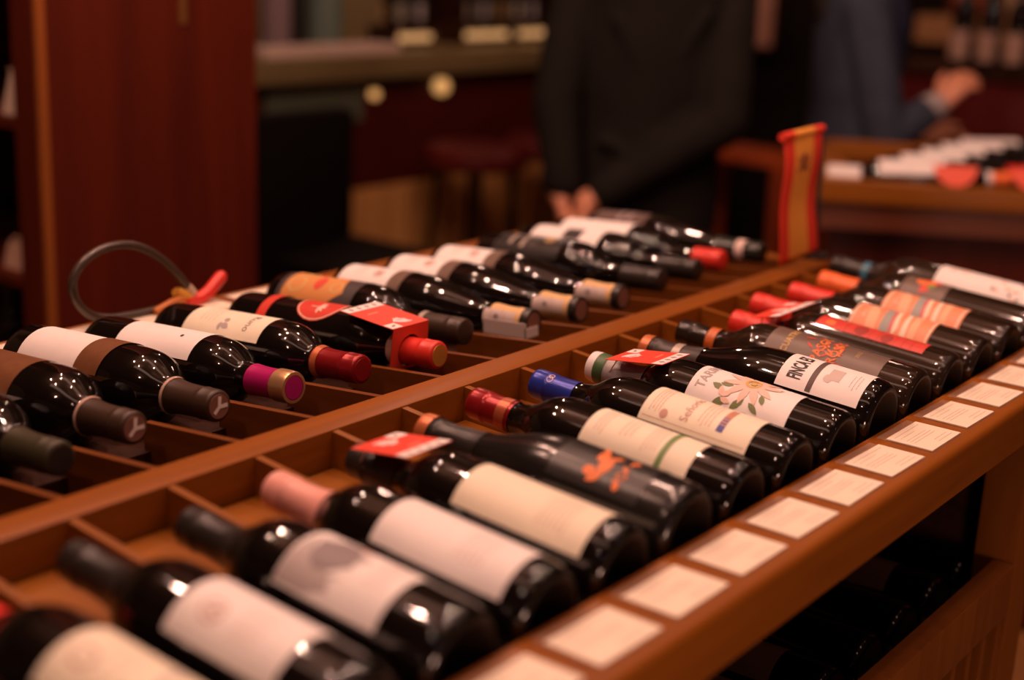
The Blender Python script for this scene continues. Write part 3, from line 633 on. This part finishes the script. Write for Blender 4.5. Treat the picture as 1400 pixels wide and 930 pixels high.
# ------------------------------------------------------------------ tall cabinet on the left
cab=empty('tall_cabinet',(-1.5,1.05,0),'tall dark red wooden cabinet standing behind the left end of the rack','cabinet')
o=Vector((-1.5,1.05,0))
def cb(name,a,b,m,bev=0): return box(name,Vector(a)-o,Vector(b)-o,m,cab,bevel=bev)
cb('side_panel',(-1.215,.842,.08),(-1.20,1.300,2.4),W_RED)
cb('side_panel',(-2.20,.842,.08),(-2.185,1.300,2.4),W_RED)
cb('back_panel',(-2.20,1.300,.08),(-1.20,1.315,2.4),W_RED)
cb('plinth',(-2.19,.83,0),(-1.21,1.31,.08),W_DARK)
cb('top_board',(-2.22,.80,2.4),(-1.18,1.33,2.44),W_RED)
cb('corner_post',(-1.206,.824,.0),(-1.196,.8415,2.4),W_EDGE,.001)
cb('face_frame',(-1.272,.826,.0),(-1.2065,.842,2.4),W_RED)
cb('face_frame',(-2.20,.822,.0),(-2.13,.842,2.4),W_RED)
for z in (.45,.80,1.085,1.42,1.8,2.15): cb('shelf',(-2.185,.845,z),(-1.216,1.299,z+.018),W_RED)
hr=box('hinge_plate',Vector((-1.1995,1.128,1.268))-o,Vector((-1.1965,1.142,1.36))-o,mat('brass',(.55,.28,.08),.35,metal=.8),cab)
for (x,y,z,h,wd,c,nm,lb,ct) in [(-1.33,.875,1.103,.075,.10,(.70,.55,.45),'folded_card','white folded card standing on the cabinet shelf at the left edge','card'),
                        (-1.34,.875,.818,.05,.12,(.60,.38,.28),'folded_card','pale card lying low in the cabinet at the left edge','card')]:
    r=empty(nm,(x,y,z),lb,ct); bm=bmesh.new(); add_box(bm,-wd/2,-.002,0,wd/2,.002,h,M=Matrix.Rotation(-.25,4,'X')); add_box(bm,-wd/2,.030,0,wd/2,.034,h*.99,M=Matrix.Rotation(.22,4,'X')); link('leaf',bm,mat('card_'+str(z),c,.6),r)
for j,(x,z) in enumerate([(-1.36,1.438),(-1.47,1.438),(-1.58,1.438),(-1.36,.468),(-1.5,.468)]):
    bottle(['upright dark bottle on the upper cabinet shelf, nearest the post','upright dark bottle on the upper cabinet shelf, in the middle','upright dark bottle on the upper cabinet shelf, farthest from the post','upright dark bottle low in the cabinet, nearest the post','upright dark bottle low in the cabinet, farther from the post'][j],'bottles in the tall cabinet',(x,.95,z),(x,.950001,z+.30),cap=CAPBLACK,lab=(.06,.14,1.1,PAPER),roll=math.pi,seg=24)

# ------------------------------------------------------------------ serving counter behind
ctr=empty('serving_counter',(-2.2,3.2,0),'long serving counter with pale green-brown edge slab and dark front','counter')
o2=Vector((-2.2,3.2,0))
def cc(name,a,b,m,bev=0): return box(name,Vector(a)-o2,Vector(b)-o2,m,ctr,bevel=bev)
cc('counter_top',(-2.62,1.40,1.045),(-1.90,4.6,1.112),mat('slab_olive',(.20,.15,.065),.35,var=.2,vscale=6),.006)
cc('front_upper',(-1.99,1.45,.72),(-1.96,4.55,1.045),mat('front_red',(.070,.008,.005),.6,spec=.15))
for j in range(17):
    cc('front_plank',(-1.985,1.45+j*.183,.02),(-1.955,1.45+j*.183+.178,.72),wood('plank_tan',(.50,.25,.08),(.75,.38,.12),'Z',.5,5,.05))
cc('kick_board',(-2.02,1.45,0),(-2.0,4.55,.6),W_DARK)
cc('glass_panel',(-1.958,2.04,.92),(-1.950,2.42,1.043),mat('panel_teal',(.10,.12,.08),.25))
cc('end_panel',(-2.6,1.42,0),(-1.96,1.448,1.045),W_DARK)
AMB=mat('amber_glow',(.9,.5,.2),.5,emit=(1.0,.52,.17),es=.62)
for j,(y,z) in enumerate(((2.461,.995),(2.760,1.003))):
    r=empty('lamp',(-1.945,y,z),['small round amber lamp under the counter edge, left one','larger round amber lamp under the counter edge, right one'][j],'lamp','amber lamps under the counter edge')
    bm=bmesh.new(); bmesh.ops.create_uvsphere(bm,u_segments=20,v_segments=12,radius=.016+.010*j); link('globe',bm,AMB,r,smooth=True)
    bm=bmesh.new(); add_tube(bm,[(0,0,.012),(0,0,.042)],.010,12); link('holder',bm,CAPBLACK,r,smooth=True)
# on the counter: paper stack, display trays
SL=mat('strip_glow',(.8,.55,.3),.5,emit=(1.0,.55,.22),es=.5)
for j,(y0,y1,x) in enumerate([(2.66,2.83,-2.10),(2.98,3.22,-2.10),(3.26,3.50,-2.10),(3.60,3.78,-2.08)]):
    r=empty('display_case',(x,(y0+y1)/2,1.1125),['lit glass display case on the counter, leftmost','lit glass display case on the counter, second from left','lit glass display case on the counter, third from left','lit glass display case on the counter, beside the man in the dark shirt'][j],'display case','lit display cases on the counter')
    h=(y1-y0)/2
    box('base',(-.06,-h,0),(.06,h,.012),W_DARK,r); box('light_strip',(.046,-h+.006,.020),(.056,h-.006,.040),SL,r)
    box('lid',(-.06,-h,.052),(.06,h,.062),W_DARK,r)
    for sy in (-1,1): box('end_plate',(-.06,sy*h-(.004 if sy>0 else 0),.012),(.06,sy*h+(.004 if sy<0 else 0),.052),W_DARK,r)
for j in range(5):
    y=2.03+j*.108
    r=empty('napkin_stack',(-1.99,y+.05,1.1125),'stack of pinkish white napkins on the counter edge, '+['leftmost','second','third','fourth','fifth'][j]+' from the cabinet','napkins','napkin stacks on the counter')
    for q in range(3): box('napkin',(-.05,-.050,q*.008),(.05,.050,q*.008+.007),mat('napkin',(.80,.62,.52),.7),r)
# things standing on the counter at the left
for j,(y,h,wd,c) in enumerate([(2.36,.34,.045,(.30,.22,.24)),(2.56,.36,.055,(.18,.26,.22)),(2.45,.36,.028,(.02,.02,.018))]):
    r=empty('carafe',(-2.25,y,1.1125),['tall greyish carafe on the counter beside the cabinet','tall teal green carafe on the counter','slim black carafe on the counter between the other two'][j],'carafe','carafes on the counter')
    bm=bmesh.new(); pr_=smoothprof([(0,wd),(h*.5,wd*1.02),(h*.72,wd*.75),(h*.85,wd*.42),(h,wd*.45)],4)
    add_lathe_x(bm,[(0,0)]+pr_+[(h,0)],24); bm.transform(Matrix.Rotation(-math.pi/2,4,'Y')); link('vessel',bm,mat('carafe_%d'%j,c,.15,coat=.5),r,smooth=True)
# back shelving with bottles behind the counter
bs=empty('back_shelving',(-3.2,3.6,0),'tall wooden shelving behind the serving counter','shelving')
o3=Vector((-3.2,3.6,0))
def bb(name,a,b,m): return box(name,Vector(a)-o3,Vector(b)-o3,m,bs)
bb('back_panel',(-3.42,3.35,0),(-3.40,6.0,2.4),W_RED)
for y in (3.35,4.2,5.1,5.98): bb('upright',(-3.40,y,0),(-3.05,y+.03,2.4),W_DARK)
for z in (.1,.6,1.02,1.36,1.8,2.38): bb('shelf',(-3.40,3.38,z),(-3.06,5.98,z+.025),W_EDGE)
for j in range(12):
    bottle('upright bottle on the shelving behind the counter','bottles behind the counter',(-3.2,3.46+j*.12+(.08 if j>5 else 0),1.385),(-3.2,3.4601+j*.12+(.08 if j>5 else 0),1.385+.29),cap=[CAPRED,GOLD,CAPBLACK][j%3],lab=(.05,.13,1.2,[PAPER_C,KRAFT,PAPER][j%3]),roll=math.pi*.7,seg=16)
    bottle('upright bottle on the lower shelf behind the counter','bottles behind the counter, lower shelf',(-3.2,3.46+j*.12+(.08 if j>5 else 0),1.046),(-3.2,3.4601+j*.12+(.08 if j>5 else 0),1.046+.29),cap=[CAPBLACK,CAPRED,GOLD][j%3],lab=(.05,.13,1.2,[KRAFT,PAPER_C,PAPER][j%3]),roll=math.pi*.7,seg=16)
# olive wall menu board at the left behind the counter
mb=empty('wall_board',(-2.75,3.15,1.0),'plain olive board on legs behind the left part of the counter','board')
box('board',(-.02,-.62,-.05),(.02,.19,.75),mat('board_olive',(.26,.19,.09),.6,var=.15,vscale=4),mb)
for y in (-.58,.15): box('leg',(-.015,y-.02,-1.0),(.015,y+.02,-.05),W_DARK,mb)

# bar stools in front of the counter
def stool(x,y,h,label,seatm,legm,r=.155,group='bar stools at the counter'):
    s=empty('bar_stool',(x,y,0),label,'stool',group)
    bm=bmesh.new(); pr_=[(0,0),(0,r*.92),(.012,r),(.045,r),(.062,r*.9),(.066,0)]
    add_lathe_x(bm,pr_,32); bm.transform(Matrix.Translation((0,0,h-.066))@Matrix.Rotation(-math.pi/2,4,'Y')); link('seat',bm,seatm,s,smooth=True)
    for k in range(4):
        a=math.pi/4+k*math.pi/2; tube('leg',[(math.cos(a)*r*.7,math.sin(a)*r*.7,h-.06),(math.cos(a)*r*1.1,math.sin(a)*r*1.1,0)],.011,legm,s,8)
    rg=[(math.cos(a)*r*1.0,math.sin(a)*r*1.0,.28) for a in [j*2*math.pi/24 for j in range(25)]]
    tube('foot_ring',rg,.007,legm,s,8)
    return s
STL=mat('stool_metal',(.03,.015,.01),.3,metal=.6); REDV=mat('red_vinyl',(.10,.008,.006),.4)
stool(-1.72,2.66,.86,'dark red round bar stool at the counter, left of the pair',REDV,STL)
stool(-1.70,3.02,.86,'dark red round bar stool at the counter, nearer the man in the dark shirt',REDV,STL)
# black upholstered chair with a tall back
ch=empty('bar_chair',(-1.62,1.98,0),'bulky black upholstered bar chair with high back, beside the cabinet','chair')
BK=mat('black_leather',(.005,.003,.002),.7,spec=.12)
box('backrest',(-.16,-.19,.62),(-.09,.16,1.0),BK,ch,bevel=.025)
box('seat',(-.16,-.19,.52),(.20,.19,.66),BK,ch,bevel=.03)
for sx in (-.13,.13):
    for sy in (-.13,.13):
        tube('leg',[(sx,sy,.54),(sx*1.1,sy*1.15,0)],[.045,.035],BK,ch,10)

# wooden bench behind the man's right
bn=empty('wooden_stool',(-1.06,3.16,0),'reddish brown wooden stool between the man and the flag','stool')
box('seat',(-.22,-.10,.850),(.20,.13,.878),W_STOOL,bn,bevel=.006)
for sx in (-1,1):
    for sy in (-1,1):
        tube('leg',[(sx*.14-.02,sy*.09,.852),(sx*.17-.02,sy*.12,0)],[.024,.020],W_STOOL,bn,8)
for sy in (-1,1): tube('stretcher',[(-.16,sy*.12,.40),(.16,sy*.12,.40)],.011,W_STOOL,bn,8)
for sx in (-1,1): tube('stretcher',[(sx*.165,-.125,.52),(sx*.165,.125,.52)],.011,W_STOOL,bn,8)
# dark partition behind, with a faint brown poster
dp=empty('dark_screen',(-2.2,5.2,0),'tall black folding screen behind the man','screen')
for j in range(3):
    box('screen_panel',(-.75+j*.62,-.02+.06*(j%2),.02),(-.15+j*.62,.02+.06*(j%2),2.3),mat('screen_black',(.010,.006,.004),.8,spec=.1),dp)
ps=empty('wall_picture',(-2.08,4.98,1.04),'dim brown picture leaning high on the dark screen','picture')
box('frame',(-.11,0,0),(.11,.02,.26),W_DARK,ps); box('print',(-.095,-.004,.015),(.095,0,.245),mat('picture_print',(.40,.20,.14),.6,var=.5,vscale=12),ps)

# ------------------------------------------------------------------ second table at the right
T2=Matrix.Translation((-.36,2.07,0))@Matrix.Rotation(math.radians(31.5),4,'Z')
t2=empty('tasting_table',(0,0,0),'wooden table with deep apron behind the flag at right','table'); t2.matrix_world=T2
box('table_top',(0,0,.955),(1.5,.045,1.0),W_X,t2,bevel=.004)
box('table_side',(0,.045,.955),(.10,.70,1.0),W_X,t2,bevel=.004)
box('table_back',(.10,.66,.955),(1.5,.70,1.0),W_X,t2,bevel=.004)
box('tray_floor',(.10,.045,.940),(1.5,.66,.955),W_DARK,t2)
box('apron',(.0,.012,.90),(1.48,.035,.955),mat('apron_dark',(.12,.028,.008),.45),t2)
box('front_panel',(.07,.06,.02),(1.45,.08,.90),W_RED,t2)
box('side_panel',(.05,.06,.02),(.07,.66,.90),W_RED,t2)
box('back_panel',(.07,.64,.02),(1.45,.66,.90),W_RED,t2)
od=['first','second','third','fourth','fifth','sixth']
for k in range(5):
    x0=.115+.064*k; y=.095+.112*k
    a=T2@Vector((x0,y,.997)); b=T2@Vector((x0+.296,y,1.010))
    bottle('bottle with broad pale label on the far table, '+od[k]+' back from its front edge','pale-labelled bottles on the second table',a,b,cap=[CAPORANGE,CAPRED,CAPBLACK,CAPRED,CAPBLACK][k],capl=.05,rings=[('neck_band',.052,.040,WHITE)] if k==0 else (),lab=(.022,.155,1.25,PAPER),seg=28)
def t2thing(name,label,cat,x,y,z=1.0,group=None):
    e=empty(name,(0,0,0),label,cat,group); e.matrix_world=T2@Matrix.Translation((x,y,z)); return e
for j,(x,y) in enumerate(((.285,.043),(.44,.043))):
    e=t2thing('hanging_tag',['red rounded tag leaning at the front of the second table, left one','red rounded tag leaning at the front of the second table, right one'][j],'tag',x,y,1.0005,group='red tags on the second table')
    bm=bmesh.new(); n=18; pts=[(-.046,.046)]+[(.043*math.cos(a),.040+.040*math.sin(a)) for a in [math.pi+i*math.pi/n for i in range(n+1)]]+[(.046,.046)]
    A=[bm.verts.new((px,0,pz)) for px,pz in pts]; B=[bm.verts.new((px,.0012,pz)) for px,pz in pts]
    bm.faces.new(A); bm.faces.new(B[::-1])
    for i in range(len(pts)): bm.faces.new((A[i],B[i],B[(i+1)%len(pts)],A[(i+1)%len(pts)]))
    bm.transform(Matrix.Translation((0,-.028,0))@Matrix.Rotation(-.55,4,'X')); bmesh.ops.recalc_face_normals(bm,faces=bm.faces); link('tag_card',bm,mat('tag_coral',(.80,.10,.05),.5),e)
e=t2thing('name_card',"small white folded card on the left end of the second table",'card',.066,.062)
bm=bmesh.new(); add_box(bm,-.034,-.001,0,.034,.001,.024,M=Matrix.Rotation(-.4,4,'X')); add_box(bm,-.034,.018,0,.034,.020,.022,M=Matrix.Rotation(.0,4,'X')); link('leaf',bm,PAPER,e)

# red wall cabinet behind the woman with bottles on top
rc=empty('red_cabinet',(-.35,4.15,0),'dark red low cabinet behind the woman with bottles on top','cabinet')
box('body',(-.75,-.2,0),(1.6,.2,1.09),mat('cabinet_red',(.10,.008,.006),.5,spec=.15),rc); 
for j in range(4): box('door',(-.73+j*.58,-.215,.05),(-.17+j*.58,-.2,1.05),mat('cabinet_red',(.10,.008,.006),.5,spec=.15),rc,bevel=.003)
box('cabinet_top',(-.77,-.23,1.09),(1.62,.22,1.11),W_DARK,rc)
for j in range(6):
    x=-.79+j*.088
    y=3.98+.0*j
    bottle('upright bottle with pale label on the red cabinet, '+['leftmost','second','third','fourth','fifth','sixth'][j]+' from the woman','bottles on the red cabinet',(x,y,1.1105),(x+.00001,y,1.40),cap=CAPBLACK,lab=(.03,.12,1.2,mat('label_dim',(.42,.26,.20),.6)),roll=math.pi/2*0+1.2,seg=20)
ws=empty('wall_shelf',(-.36,4.9,1.16),'brown wooden wall shelf with jars above the red cabinet','shelf')
box('shelf_board',(-.9,-.15,-.02),(1.2,.15,.08),wood('shelf_brown',(.30,.15,.065),(.42,.21,.09),'X'),ws)
box('back_board',(-.9,.15,-.4),(1.2,.17,1.2),W_RED,ws)
for sx in (-.85,.15,1.15): box('upright',(sx-.02,.0,-1.2),(sx+.02,.15,-.02),W_DARK,ws)
for j in range(8):
    x=-1.12+j*.19; c=[(.45,.12,.05),(.35,.22,.12),(.5,.05,.04)][j%3]
    r=empty('storage_jar',(x,4.9,1.2405),'coloured storage jar on the brown wall shelf','jar','jars on the wall shelf')
    bm=bmesh.new(); add_lathe_x(bm,[(0,0),(0,.055),(.10,.055),(.12,.04),(.125,0)],20); bm.transform(Matrix.Rotation(-math.pi/2,4,'Y')); link('jar_body',bm,mat('jar_%d'%(j%3),c,.4),r,smooth=True)
    bm=bmesh.new(); add_lathe_x(bm,[(.124,0),(.124,.043),(.14,.043),(.14,0)],20); bm.transform(Matrix.Rotation(-math.pi/2,4,'Y')); link('lid',bm,GOLD,r,smooth=True)

# ------------------------------------------------------------------ people
def cone(bm,p0,p1,r0,r1,seg=16):
    p0=Vector(p0);p1=Vector(p1); n=6; d=(p1-p0); L=d.length; d=d/L
    pts=[];rs=[]
    for i in range(4): a=i/4*math.pi/2; pts.append(p0-d*r0*math.cos(a)); rs.append(max(.001,r0*math.sin(a)))
    for i in range(n+1): pts.append(p0+d*L*i/n); rs.append(r0+(r1-r0)*i/n)
    for i in range(1,5): a=i/4*math.pi/2; pts.append(p1+d*r1*math.sin(a)); rs.append(max(.001,r1*math.cos(a)))
    add_tube(bm,pts,rs,seg)
def chain(bm,pts,rs):
    for (a,b),(ra,rb) in zip(zip(pts,pts[1:]),zip(rs,rs[1:])): cone(bm,a,b,ra,rb)
def rings(bm,rs,seg=28,close=True):     # rs: (centre, half_width, half_depth) in local a(x) b(y) z
    R_=[]
    for c,wx,wy in rs: R_.append([bm.verts.new((c[0]+wx*math.cos(2*math.pi*k/seg),c[1]+wy*math.sin(2*math.pi*k/seg),c[2])) for k in range(seg)])
    for A,B in zip(R_,R_[1:]):
        for k in range(seg): bm.faces.new((A[k],A[(k+1)%seg],B[(k+1)%seg],B[k]))
    if close: bm.faces.new(R_[0][::-1]); bm.faces.new(R_[-1])
def fused(name,bm,m,parent,vox,smooth=8,extra=None):
    bmesh.ops.recalc_face_normals(bm,faces=bm.faces)
    o=link(name,bm,m,parent,smooth=True,sharp=0)
    md=o.modifiers.new('fuse','REMESH'); md.mode='VOXEL'; md.voxel_size=vox; md.use_smooth_shade=True
    s=o.modifiers.new('relax','SMOOTH'); s.factor=.5; s.iterations=smooth
    return o
def ell(bm,c,rx,ry,rz,M=None):
    r=bmesh.ops.create_uvsphere(bm,u_segments=20,v_segments=14,radius=1)
    for v in r['verts']:
        p=Vector((v.co.x*rx,v.co.y*ry,v.co.z*rz)); 
        if M: p=M@p
        v.co=p+Vector(c)
SKIN=mat('skin',(.62,.26,.15),.5,var=.06)
def hand(bm,w,d,n,side,s=1,curl=.9):
    """w wrist, d direction of the palm, n palm normal; side the thumb's direction"""
    w=Vector(w); d=Vector(d).normalized(); n=Vector(n).normalized(); t=Vector(side).normalized()
    for q in (-.026,-.010,.008,.024): cone(bm,w+d*.01+t*q*.7*s,w+d*.078*s+t*q*s,.014*s,.0125*s,10)
    for q,l in ((-.028,.052),(-.010,.066),(.009,.070),(.027,.062)):
        p=w+d*.080*s+t*q*s; dd=d.copy(); r=.0088*s
        for k,f in enumerate((.45,.32,.25)):
            dd=(dd+n*math.tan(curl*.55)).normalized() if curl else dd
            p2=p+dd*l*f*s; cone(bm,p,p2,r,r*.92,10); p=p2; r*=.93
    p=w+d*.022*s+t*.030*s; dd=(d*.6+t*.75+n*.25).normalized()
    for k,f in enumerate((.034,.028)):
        p2=p+dd*f*s; cone(bm,p,p2,.0115*s,.010*s,10); p=p2; dd=(dd+d*.6+n*.4).normalized()
def head(bm,c,f=1,s=1):      # facing +y*f
    c=Vector(c); ell(bm,c+Vector((0,-.008*f,.02*s)),.074*s,.094*s,.100*s); ell(bm,c+Vector((0,.028*f,-.042*s)),.052*s,.056*s,.062*s)
    cone(bm,c+Vector((0,.080*f*s,.018)),c+Vector((0,.094*f*s,-.018)),.007,.010,10)
    for sx in (-1,1): ell(bm,c+Vector((sx*.076*s,-.004*f,-.004)),.010,.020,.032)
    ell(bm,c+Vector((0,.080*f,-.055*s)),.024,.012,.008)
    ell(bm,c+Vector((0,.070*f,.038*s)),.055,.02,.012)

# man seen from behind, hands clasped
YAWM=math.radians(37.5)
man=empty('person',(-.93,2.33,0),'person in a dark shirt seen from behind, hands clasped low behind the back','person',rot=(0,0,YAWM))
bm=bmesh.new()
sh=[(-.178,0,1.385),(.178,0,1.385)]
elL,wrL=(-.228,-.075,1.08),(-.205,-.130,.870); elR,wrR=(.165,-.12,1.06),(-.150,-.178,.862)
rings(bm,[((0,0,.84),.150,.105),((0,0,.92),.165,.115),((0,0,1.02),.150,.105),((0,0,1.20),.165,.110),((0,0,1.34),.180,.110),((0,0,1.44),.150,.085),((0,0,1.49),.065,.06)])
chain(bm,[sh[0],elL,wrL],[.052,.042,.028]); chain(bm,[sh[1],elR,wrR],[.052,.042,.028])
cone(bm,(0,0,1.45),(0,.012,1.56),.056,.054)
head(bm,(0,.02,1.64))
for sx in (-1,1):
    chain(bm,[(sx*.085,0,.88),(sx*.095,.01,.48),(sx*.10,-.02,.09)],[.085,.058,.040]); cone(bm,(sx*.10,-.03,.045),(sx*.11,.12,.035),.035,.030)
hand(bm,(-.205,-.135,.868),(.20,-.10,-1),(1,.1,.2),(0,-1,-.1),1.15,.7)
hand(bm,(-.150,-.186,.862),(-.4,-.05,-.9),(.2,.6,-.7),(.3,-.8,.5),1.12,.8)
fused('body',bm,SKIN,man,.0065,4)
SHIRT=mat('shirt_dark',(.013,.011,.009),.85,spec=.08,var=.25,vscale=14,bump=.5)
bm=bmesh.new()
rings(bm,[((0,0,.78),.185,.135),((0,0,.84),.185,.138),((0,0,.95),.180,.135),((0,0,1.06),.172,.130),((0,0,1.20),.185,.132),((0,0,1.34),.200,.130),((0,0,1.43),.180,.105),((0,0,1.475),.10,.085),((0,0,1.495),.07,.07)])
def sleeve(bm,pts,rs,folds):
    chain(bm,pts,rs)
    rnd=random.Random(3)
    for (a,b,ra,rb,n) in folds:
        a=Vector(a);b=Vector(b);d=(b-a).normalized()
        for k in range(n):
            t=(k+.5)/n; p=a+(b-a)*t; r=(ra+(rb-ra)*t); ax=Vector((rnd.uniform(-1,1),rnd.uniform(-1,1),rnd.uniform(-.4,.4)))
            q=ax.cross(d).normalized()
            cone(bm,p+q*r*.75-d*.01,p-q*r*.75+d*.02+ax.normalized()*r*.35,.012,.010,8)
sleeve(bm,[sh[0],elL,(-.200,-.126,.900)],[.062,.058,.044],[(sh[0],elL,.070,.060,5),(elL,wrL,.060,.045,5)])
sleeve(bm,[sh[1],elR,(-.105,-.172,.892)],[.062,.060,.044],[(sh[1],elR,.070,.062,5),(elR,wrR,.062,.045,5)])
for a,b in (((-.10,-.118,1.28),(-.03,-.124,1.16)),((.11,-.116,1.30),(.05,-.124,1.20)),((-.12,-.118,1.0),(.02,-.130,.95))): cone(bm,a,b,.012,.008,8)
fused('shirt',bm,SHIRT,man,.008,5)
TR=mat('trousers_black',(.009,.007,.006),.85,spec=.08)
bm=bmesh.new()
rings(bm,[((0,0,.76),.17,.122),((0,0,.84),.172,.125),((0,0,.94),.168,.122)])
for sx in (-1,1): chain(bm,[(sx*.085,0,.84),(sx*.095,.01,.48),(sx*.10,-.015,.10)],[.098,.076,.062])
fused('trousers',bm,TR,man,.010,4)
HAIR=mat('hair_black',(.012,.008,.006),.6)
bm=bmesh.new(); ell(bm,(0,-.004,1.675),.082,.100,.098); ell(bm,(0,-.045,1.62),.070,.055,.070); fused('hair',bm,HAIR,man,.008,3)
for sx in (-1,1):
    bm=bmesh.new(); cone(bm,(sx*.10,-.045,.045),(sx*.115,.16,.04),.044,.040); ob=link('shoe',bm,CAPBLACK,man,smooth=True)
    for sy in (-1,1): pass
for sx in (-1,1):
    bm=bmesh.new(); ell(bm,(sx*.030,.098,1.658),.012,.008,.008); link('eye',bm,mat('eye_white',(.6,.55,.5),.3),man,smooth=True)

# woman in a denim jacket, facing right, forearm raised
YAWW=math.radians(37.5-90)      # local +y (facing) points to the camera's right
wo=empty('person',(-.715,2.985,0),'person in a blue denim jacket and red trousers with one fist raised, at right','person',rot=(0,0,YAWW))
bm=bmesh.new()
shN=(.165,-.02,1.325); elN=(.200,.060,1.000); wrN=(.165,.190,1.085)
shF=(-.175,.005,1.325); elF=(-.21,.07,1.05); wrF=(-.08,.24,.98)
rings(bm,[((0,0,.84),.150,.10),((0,0,.92),.160,.11),((0,0,1.02),.125,.088),((0,0,1.15),.130,.095),((0,.0,1.28),.155,.095),((0,0,1.37),.125,.075),((0,0,1.41),.058,.055)])
chain(bm,[shN,elN,wrN],[.046,.036,.024]); chain(bm,[shF,elF,wrF],[.046,.036,.024])
cone(bm,(0,0,1.37),(0,.012,1.47),.048,.047); head(bm,(0,.02,1.55),1,.95)
for sx in (-1,1):
    chain(bm,[(sx*.080,0,.86),(sx*.085,.01,.47),(sx*.09,-.02,.09)],[.083,.054,.036]); cone(bm,(sx*.09,-.03,.045),(sx*.095,.10,.033),.032,.027)
hand(bm,wrN,(.0,.65,.8),(-.5,.6,-.5),(-.6,-.3,.5),.98,1.25)
hand(bm,wrF,(.4,.8,-.1),(.4,-.2,-.8),(.3,.3,.8),.95,.6)
fused('body',bm,SKIN,wo,.0065,4)
DEN=mat('denim',(.042,.052,.080),.9,spec=.1,var=.35,vscale=22)
bm=bmesh.new()
rings(bm,[((0,-.005,.925),.180,.102),((0,-.005,.95),.175,.100),((0,-.005,1.05),.165,.090),((0,-.005,1.16),.172,.095),((0,-.005,1.28),.185,.098),((0,0,1.365),.150,.095),((0,0,1.40),.085,.075),((0,0,1.42),.066,.066)])
sleeve(bm,[shN,elN,(.170,.165,1.068)],[.062,.054,.042],[(shN,elN,.062,.056,6),(elN,wrN,.056,.042,4)])
sleeve(bm,[shF,elF,(-.10,.19,1.015)],[.062,.054,.040],[(shF,elF,.062,.054,5)])
fused('denim_jacket',bm,DEN,wo,.008,4)
bm=bmesh.new(); cone(bm,(.171,.155,1.062),(.167,.180,1.079),.042,.039); link('cuff',bm,mat('cuff_pale',(.34,.30,.30),.8),wo,smooth=True)
bm=bmesh.new()
rings(bm,[((0,0,.76),.168,.125),((0,0,.86),.172,.127),((0,0,.955),.160,.118)])
for sx in (-1,1): chain(bm,[(sx*.080,0,.84),(sx*.085,.01,.47),(sx*.09,-.015,.12)],[.096,.070,.052])
fused('trousers',bm,mat('trousers_red',(.42,.018,.015),.7),wo,.010,4)
bm=bmesh.new(); ell(bm,(0,-.006,1.585),.082,.100,.098); chain(bm,[(0,-.06,1.56),(.02,-.085,1.42),(.03,-.085,1.30)],[.07,.06,.035]); fused('hair',bm,HAIR,wo,.008,3)
bm=bmesh.new()
rings(bm,[((0,.012,1.375),.10,.095),((0,.012,1.41),.095,.09),((0,.012,1.45),.070,.070)]); chain(bm,[(.06,.055,1.41),(.09,.085,1.28),(.08,.090,1.15)],[.040,.036,.026]); fused('scarf',bm,mat('scarf_navy',(.016,.018,.036),.9,spec=.1),wo,.008,3)
for sx in (-1,1):
    bm=bmesh.new(); cone(bm,(sx*.09,-.04,.042),(sx*.10,.14,.036),.040,.036); link('shoe',bm,CAPBLACK,wo,smooth=True)
    bm=bmesh.new(); ell(bm,(sx*.028,.093,1.566),.011,.008,.008); link('eye',bm,mat('eye_white',(.6,.55,.5),.3),wo,smooth=True)
